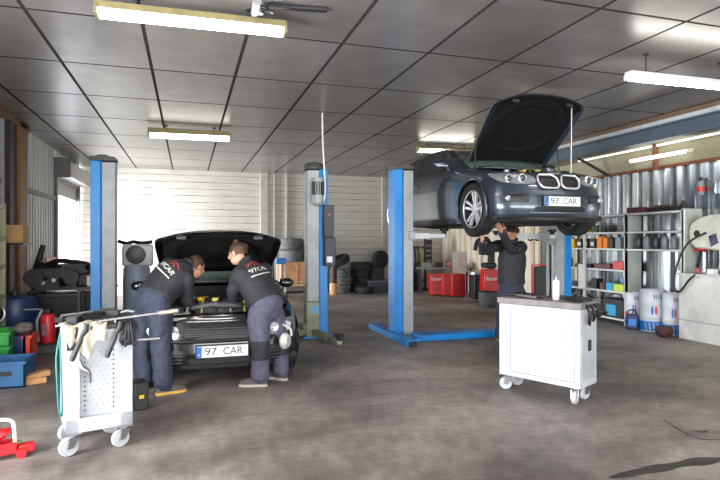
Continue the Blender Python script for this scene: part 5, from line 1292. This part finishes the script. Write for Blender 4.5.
# tyre changer
p = on_z(472, 303, 0)
c = thing('tyre_changer', 'tyre changing machine with dark arm and grey column under raised car', 'machine', (7.1, 12.3, 0), -.2)
MB().box((-.05, 0, .35), (.55, .5, .6)).build('body', m_dark, c, bevel=.02)
MB().lathe([(.30, 0), (.30, .05), (.1, .06), (.06, .08)], (-.1, 0, .66), n=28).build('turntable', m_steel, c)
MB().box((.22, .1, .85), (.14, .16, 1.1)).build('column', m_dark, c, bevel=.015)
MB().tube(catmull([(.22, .1, 1.38), (.05, .0, 1.55), (-.18, -.05, 1.48), (-.25, -.06, 1.25)], 6), .055, 10).build('swing_arm', m_black, c)
MB().cyl((-.1, -.04, 1.32), (-.1, -.04, .85), .03, n=10).build('mount_bar', m_steel, c)
MB().box((.35, -.28, .50), (.22, .12, .75)).build('side_arm', mat('pale_side_arm', (178, 176, 176), .5, dirt=(90, 60, 60), dirt_amt=.8, scale=14), c, bevel=.03)
MB().box((.05, -.05, 1.25), (.36, .22, .22)).build('control_head', m_black, c, bevel=.02)
for x, y in ((.3, -.34), (.42, -.30)): MB().box((x, y, .10), (.08, .14, .2)).build('pedal', m_white, c, bevel=.01)
MB().box((-.52, .35, .95), (.36, .05, .52)).build('poster_panel', mat('pale_panel', (206, 190, 186), .5, dirt=(180, 60, 60), dirt_amt=.8, scale=6), c)
# red cabinet on a dark low base behind the man
c = thing('tool_box', 'bright red tilted box with white mark on a dark low tub left of the man', 'tool box', (6.58, 11.15, .34), -.2)
MB().box((0, 0, .26), (.36, .34, .50), (0, .06, 0)).build('box_body', m_red, c, bevel=.02)
text('facom', .12, Matrix.Translation((.0, -.175, .30)) @ Euler((PI/2, 0, 0)).to_matrix().to_4x4(), m_white, c, 'logo_lettering', .002, shear=.2)
c = lathe_thing('rubber_tub', 'dark low rubber tub under the bright red tilted box', 'tub', (6.60, 11.15, 0), [(.25, 0), (.27, .05), (.28, .32), (.27, .335), (.02, .335)], mat('dark_grey_tub', (62, 64, 66), .7), n=28)
boxthing('tool_roll', 'black bag lying on the bright red tilted box', 'bag', (6.56, 11.15, .875), (.3, .25, .12), m_black, -.2, bevel=.03)
# hook stand and red framed chair on the right of the man
c = thing('coat_stand', 'pale pole with curved dark hooks standing right of the man', 'stand', (on_x(534, 280, 7.52).x, on_x(534, 280, 7.52).y, 0))
MB().cyl((0, 0, 0), (0, 0, 1.92), .022, n=10).build('pole', mat('pale_wood_pole', (190, 160, 120), .5), c)
MB().lathe([(.2, 0), (.2, .03), (.03, .06)], n=20).build('base', m_dark, c)
for q in (-1, 1): MB().tube(catmull([(0, 0, 1.55), (q*.10, 0, 1.50), (q*.17, 0, 1.56), (q*.17, 0, 1.62)], 5), .018, 8).build('hook', m_dark, c)
c = thing('creeper_board', 'dark padded board with red frame standing against wall right of the man', 'creeper', (7.25, on_x(541, 280, 7.25).y, 0), -.3)
MB().box((.03, 0, .5), (.36, .05, .9)).build('pad', m_dark, c, bevel=.02)
fr = MB(); fr.box((-.18, 0, .5), (.03, .06, 1.0)); fr.box((.24, 0, .5), (.03, .06, 1.0)); fr.box((.03, 0, .06), (.42, .07, .05)); fr.box((.03, 0, .98), (.42, .06, .03)); fr.build('frame', m_red, c)
for q in (-1, 1): MB().cyl((.03+q*.18, -.03, .03), (.03+q*.18, .03, .03), .03, n=12).build('castor', m_black, c)

# ------------------------------------------------------------------ left side
c = thing('fluid_extractor', 'blue grey cylinder machine with round dial head behind the left mechanic', 'machine', (-.80, 9.75, 0))
MB().lathe([(.20, .06), (.21, .1), (.21, 1.04), (.17, 1.10)], n=28).build('tank', mat('blue_grey_tank', (178, 190, 212), .3, dirt=(120, 128, 150), dirt_amt=.5), c)
MB().box((.02, 0, 1.26), (.46, .34, .36)).build('head_housing', mat('white_head', (214, 212, 212), .4), c, bevel=.04)
MB().lathe([(.15, 0), (.15, .02), (.12, .03), (.02, .03)], (0, -.172, 1.27), Matrix(((1,0,0),(0,0,-1),(0,1,0))), 28).build('dial', mat('dial_grey', (70, 72, 76), .4), c)
MB().tube(catmull([(-.27, -.05, 1.49), (-.15, -.1, 1.455), (-.05, -.05, 1.48), (.08, .0, 1.46), (.24, .02, 1.48)], 5), .03, 8).build('cable', m_black, c)
MB().lathe([(.26, .0), (.26, .05), (.2, .06)], n=24).build('base', m_dark, c)
c = lathe_thing('tin', 'red and white tin near the left edge of machine behind mechanic', 'tin', (-1.2, 9.3, .8), [(.07, 0), (.07, .16), (.05, .18)], m_red)
c = thing('parts_table', 'dark cluttered small table behind the left mechanic', 'table', (-1.34, 9.35, 0)); MB().box((0, 0, .78), (.55, .45, .04)).build('tabletop', m_dark, c)
for x in (-.22, .22):
    for y in (-.18, .18): MB().box((x, y, .38), (.04, .04, .76)).build('leg', m_dark, c)
boxthing('box', 'white box on the dark small table behind the left mechanic', 'box', (-1.4, 9.4, .80), (.16, .16, .16), m_white)
# engine on a bench by the side door
c = thing('engine_bench', 'dark heavy workbench in front of the bright side door', 'workbench', (-1.85, 9.9, 0))
MB().box((0, 0, .65), (1.1, .7, .06)).build('bench_top', m_dark, c, bevel=.01); MB().box((0, .0, .32), (1.02, .6, .62)).build('cabinet_body', m_black, c, bevel=.01)
c = thing('engine_block', 'greasy black engine lying on the dark bench by the side door', 'engine', (-1.85, 9.9, .72))
m_grease = mat('greasy_black', (34, 30, 30), .45, .3, scale=22, var=.6, bump=.6)
e = MB(); e.box((0, 0, .17), (.86, .45, .34)); e.box((.15, -.05, .36), (.42, .3, .1)); e.cyl((-.42, -.1, .2), (-.42, -.3, .2), .14, n=18); e.cyl((.1, -.2, .2), (.1, -.3, .2), .12, n=18); e.cyl((.32, -.2, .16), (.32, -.28, .16), .09, n=16); e.tube(catmull([(-.3, -.1, .38), (-.1, -.2, .46), (.1, -.15, .44), (.3, -.1, .4)], 5), .04, 8)
rg = random.Random(4)
for k in range(26): e.box((rg.uniform(-.5, .5), rg.uniform(-.24, .2), rg.uniform(.05, .42)), (rg.uniform(.05, .18), rg.uniform(.05, .15), rg.uniform(.05, .14)), (rg.uniform(-.5, .5), rg.uniform(-.5, .5), rg.uniform(0, 3)))
for k in range(9): e.tube(catmull([(rg.uniform(-.5, .5), rg.uniform(-.26, .1), rg.uniform(.1, .4)) for q in range(4)], 5), .018, 6)
e.build('block', m_grease, c, bevel=.008)
for k in range(5): MB().cyl((-.3+.15*k, -.22, .12+.04*(k % 2)), (-.3+.15*k, -.245, .12+.04*(k % 2)), .03, n=10).build('bolt', m_steel, c)
c = thing('round_housing', 'dark rounded housing on the sill of the bright side door', 'housing', on_y(72, 273, 13.2)); MB().ell((0, 0, .08), (.16, .12, .12)).build('shell', m_black, c); MB().box((0, 0, -.04), (.2, .16, .05)).build('foot', m_dark, c)
c = thing('sill_shelf', 'thin pale shelf crossing the bright side door', 'shelf', (XL+.30, 14.3, .70)); MB().box((.05, 0, 0), (.7, 2.4, .05)).build('board', m_white, c)
for y in (-1.0, 1.0): MB().box((.05, y, -.36), (.5, .06, .67)).build('support', m_dark, c)
c = thing('pink_panel', 'faded pink panel leaning on the left wall under girt', 'panel', (XL+.10, 12.55, .62)); MB().box((0, 0, .28), (.04, .8, .52), (0, -.05, 0)).build('panel_board', mat('faded_pink', (196, 130, 122), .6), c)
boxthing('parts_box', 'dark cabinet under the faded pink panel', 'cabinet', (XL+.28, 12.5, 0), (.5, 1.0, .62), m_black)
p = on_y(32, 290, 10.2)
o = MB().tube([(0, 0, 0), (.0, .02, .25), (.03, .05, .5), (.10, .08, .80)], [.07, .08, .06, .045], 10).build('rubber_strip', m_black, None, loc=(p.x-.12, 10.95, .62)); tag(o, 'long black rubber strip leaning between timber post and engine', 'strip')
boxthing('parts_box', 'dark low chest under the leaning black strip', 'chest', (p.x-.05, 10.95, 0), (.4, .4, .62), m_dark)
# left shelving
m_oliveshelf = mat('olive_shelf', (150, 150, 120), .55, dirt=(110, 108, 84), dirt_amt=.6)
c = thing('storage_rack', 'old olive metal shelf unit at the left edge by the wall', 'shelf rack', (-2.55, 7.85, 0))
for z in (.33, .75, 1.15, 1.52, 1.95): MB().box((0, .2, z), (.4, 1.0, .04)).build('shelf', m_oliveshelf, c, bevel=.004)
for y in (-.3, .7):
    for x in (-.18, .18): MB().box((x, y, 1.0), (.04, .04, 2.0)).build('upright', m_oliveshelf, c)
MB().box((0, .71, 1.0), (.38, .015, 1.9)).build('side_panel', m_oliveshelf, c)
boxthing('cardboard_box', 'brown cardboard box on shelf beside the orange timber post', 'box', (-2.42, 9.2, 1.47), (.3, .3, .24), mat('cardboard', (172, 132, 84), .8), lid=mat('cardboard_pale', (196, 160, 112), .8))
c = thing('wall_shelf', 'small dark bracket shelf carrying the cardboard box on left wall', 'shelf', (-2.5, 9.2, 1.45)); MB().box((0, 0, 0), (.5, .4, .03)).build('board', m_dark, c); MB().box((-.2, 0, -.15), (.04, .3, .27)).build('bracket', m_dark, c)
for k, (z, mm, lab) in enumerate(((.77, m_black, 'black box on the second shelf of the olive unit'), (1.17, m_cream, 'cream box on the third shelf of the olive unit'), (1.54, mat('olive_box', (112, 120, 70), .6), 'olive box on the fourth shelf of the olive unit'))):
    boxthing('box', lab, 'box', (-2.5, 8.05, z), (.26, .4, .2), mm)
c = thing('fan_ring', 'dark oval ring with pale rim on the olive shelf unit front', 'ring', (-2.36, 8.1, .565)); MB().torus((0, 0, 0), .13, .02, (1, -1.2, .2), 28, 8).build('ring', m_steel, c); MB().ell((0.0, .02, 0), (.10, .06, .10)).build('hub', m_black, c); MB().box((-.07, .03, -.11), (.1, .1, .2)).build('mount', m_dark, c)
c = lathe_thing('blue_barrel', 'large dark blue plastic barrel at the left edge', 'barrel', (-2.36, 9.0, 0), [(.26, 0), (.29, .04), (.30, .3), (.29, .32), (.30, .34), (.30, .58), (.26, .68), (.14, .72)], mat('barrel_blue', (36, 58, 98), .4), [(.06, .72), (.06, .76), (.03, .77)], m_black, n=32)
# crates on the floor
def crate(label, loc, w, d, h, mm, rz, holes=True):
    c = thing('plastic_crate', label, 'crate', loc, rz)
    b = MB(); t_ = .018
    b.box((0, 0, .01), (w, d, .02))
    for s in (-1, 1): b.box((s*(w/2-t_/2), 0, h/2), (t_, d, h)); b.box((0, s*(d/2-t_/2), h/2), (w, t_, h))
    b.build('bin', mm, c, bevel=.004)
    r = MB()
    for s in (-1, 1): r.box((s*w/2, 0, h-.02), (.02, d+.03, .035)); r.box((0, s*d/2, h-.02), (w+.03, .02, .035))
    r.build('rim', mm, c, bevel=.004)
    if holes:
        for x in (-.2, .2): MB().box((x*w, -d/2-.002, h*.55), (w*.22, .01, h*.18)).build('grip_slot', m_black, c)
    return c
crate('blue plastic crate on the floor at the left edge', (-1.90, 6.62, 0), .62, .42, .27, m_crateblue, .0)
crate('lower green plastic crate behind the blue crate', (-2.23, 7.35, 0), .55, .42, .30, m_green, .1)
crate('upper green plastic crate behind the blue crate', (-2.23, 7.35, .302), .55, .42, .16, m_green, .1)
for px, w, mm, lab in ((20.5, .085, m_red, 'narrow red plastic bin at the left of the dark blue bin, left side floor'), (28.5, .175, m_navy, 'dark blue plastic bin between red and orange ones, left side floor'), (36.5, .09, mat('orange_red', (216, 64, 30), .45), 'narrow orange red plastic bin right of the dark blue bin')):
    q = on_z(px, 360, 0); crate(lab, (q.x, 7.55, 0), w, .3, .38, mm, 0, False)
q = on_z(28.5, 360, 0)
c = thing('rag_pile', 'heap of grey rags lying on the dark blue bin', 'rags', (q.x, 7.55, .385)); MB().ell((0, 0, .055), (.13, .12, .05)).build('rag', mat('grey_rag', (110, 102, 96), .9, scale=20, var=.3), c); MB().ell((.03, .02, .09), (.09, .08, .04)).build('rag', mat('grey_rag', (110, 102, 96), .9), c)
# red canister on its stand
p = on_z(47, 374, 0)
c = thing('canister_stand', 'low dark grey block carrying the red canister, left of trolley', 'stand', (on_y(48, 300, 8.35).x, 8.35, 0))
MB().box((0, 0, .055), (.22, .22, .11)).build('pillar', mat('grey_stand', (84, 84, 80), .6), c, bevel=.01); MB().box((0, 0, .12), (.24, .24, .02)).build('plate', m_dark, c)
c = thing('red_canister', 'red canister with black top standing on the low dark block', 'canister', (on_y(48, 300, 8.35).x, 8.35, .131))
MB().lathe([(.085, 0), (.09, .02), (.09, .34), (.07, .38), (.04, .39)], n=24).build('cylinder', mat('canister_red', (214, 40, 52), .35), c)
MB().lathe([(.045, .39), (.06, .40), (.06, .45), (.03, .46)], n=16).build('cap', m_black, c)
MB().tube([(-.02, 0, .44), (-.14, -.02, .45), (-.28, -.04, .45)], .014, 8).build('lever', m_steel, c)
MB().shell([[(.0925*math.cos(a), .0925*math.sin(a), z) for a in [-2.4+.12*k for k in range(8)]] for z in (.10, .26)], (0, 0, .001)).build('label_sticker', mat('sticker_mixed', (200, 150, 170), .5, scale=30, var=.5), c)
MB().tube(catmull([(-.06, -.02, .44), (-.12, -.04, .3), (-.11, -.05, .1), (-.10, -.05, .02)], 5), .02, 8).build('hose', m_greyp, c)
# wooden chocks
p = on_z(33, 385, 0)
for k, (dx, dy, z, rz, lab) in enumerate(((0, 0, 0, .5, 'lower raw wooden wedge block on the floor by the blue crate'), (.03, .03, .062, .62, 'upper raw wooden wedge block lying on the lower one'))):
    c = thing('wooden_chock', lab, 'wood block', (p.x+dx-.03, p.y+dy+.06, z), rz)
    MB().prism([(-.13, -.055, 0), (.13, -.055, 0), (.13, -.055, .06), (-.13, -.055, .06 if k == 0 else .03)], (0, .11, 0)).build('block', m_wood, c, bevel=.004)
# red floor jack at the lower left corner
p = on_z(6, 460, 0)
c = thing('floor_jack', 'red floor jack with pale handle at the lower left corner', 'jack', (p.x-.05, p.y+.04, 0), .35)
m_jack = mat('jack_red', (206, 24, 34), .4, dirt=(90, 20, 20), dirt_amt=.6, scale=10)
b_ = MB(); b_.box((-.08, .05, .07), (.36, .03, .08)); b_.box((-.08, -.05, .07), (.36, .03, .08)); b_.box((-.10, 0, .09), (.2, .09, .06)); b_.build('chassis', m_jack, c, bevel=.01)
for x in (-.2, .12):
    for y in (-.075, .075): MB().cyl((x, y-.014, .032), (x, y+.014, .032), .032, n=16).build('roller', m_jack, c)
MB().tube([(-.1, 0, .1), (.0, 0, .15), (.03, 0, .165)], .028, 10).build('lift_arm', m_jack, c); MB().lathe([(.05, 0), (.05, .02), (.035, .025)], (.03, 0, .17), n=16).build('saddle', m_jack, c)
MB().tube(catmull([(.09, -.03, .06), (.085, -.03, .17), (.06, -.03, .26), (-.1, -.02, .28)], 5), .012, 8).build('handle', m_white, c)
MB().box((.16, -.02, .05), (.10, .07, .06)).build('release_block', m_jack, c, bevel=.01); MB().box((.10, .03, .075), (.07, .04, .03)).build('valve', mat('jack_green', (96, 130, 60), .5), c)
# oil marks on the floor, at the places the photograph shows them
m_stain = mat('oil_stain', (40, 36, 34), .38, scale=9, var=.5)
def stain(label, pts, wid):
    o = MB(); C_ = catmull([on_z(x, y, 0.0) for x, y in pts], 6); n = len(C_); P = []
    for i, q in enumerate(C_):
        f = i/(n-1); w = wid*math.sin(PI*min(.97, max(.03, f)))**.6*(.7+.5*noise.noise(q*5)); P.append([q + Vector((0, -w*.5, .002)), q + Vector((0, -w*.15, .003)), q + Vector((0, w*.15, .003)), q + Vector((0, w*.5, .002))])
    o = o.shell(P, (0, 0, .0006)).build('oil_stain', m_stain, None, smooth=0); return tag(o, label, 'stain')
stain('thin curved oil streak on the floor below the bench', [(664, 420), (672, 425), (686, 434), (700, 439), (722, 440)], .05)
stain('small oil blot right of the thin streak on the floor', [(693, 431), (700, 432), (708, 431)], .06)
stain('broad dark tyre mark at lower right corner of floor', [(610, 478), (650, 470), (690, 463), (725, 458)], .16)
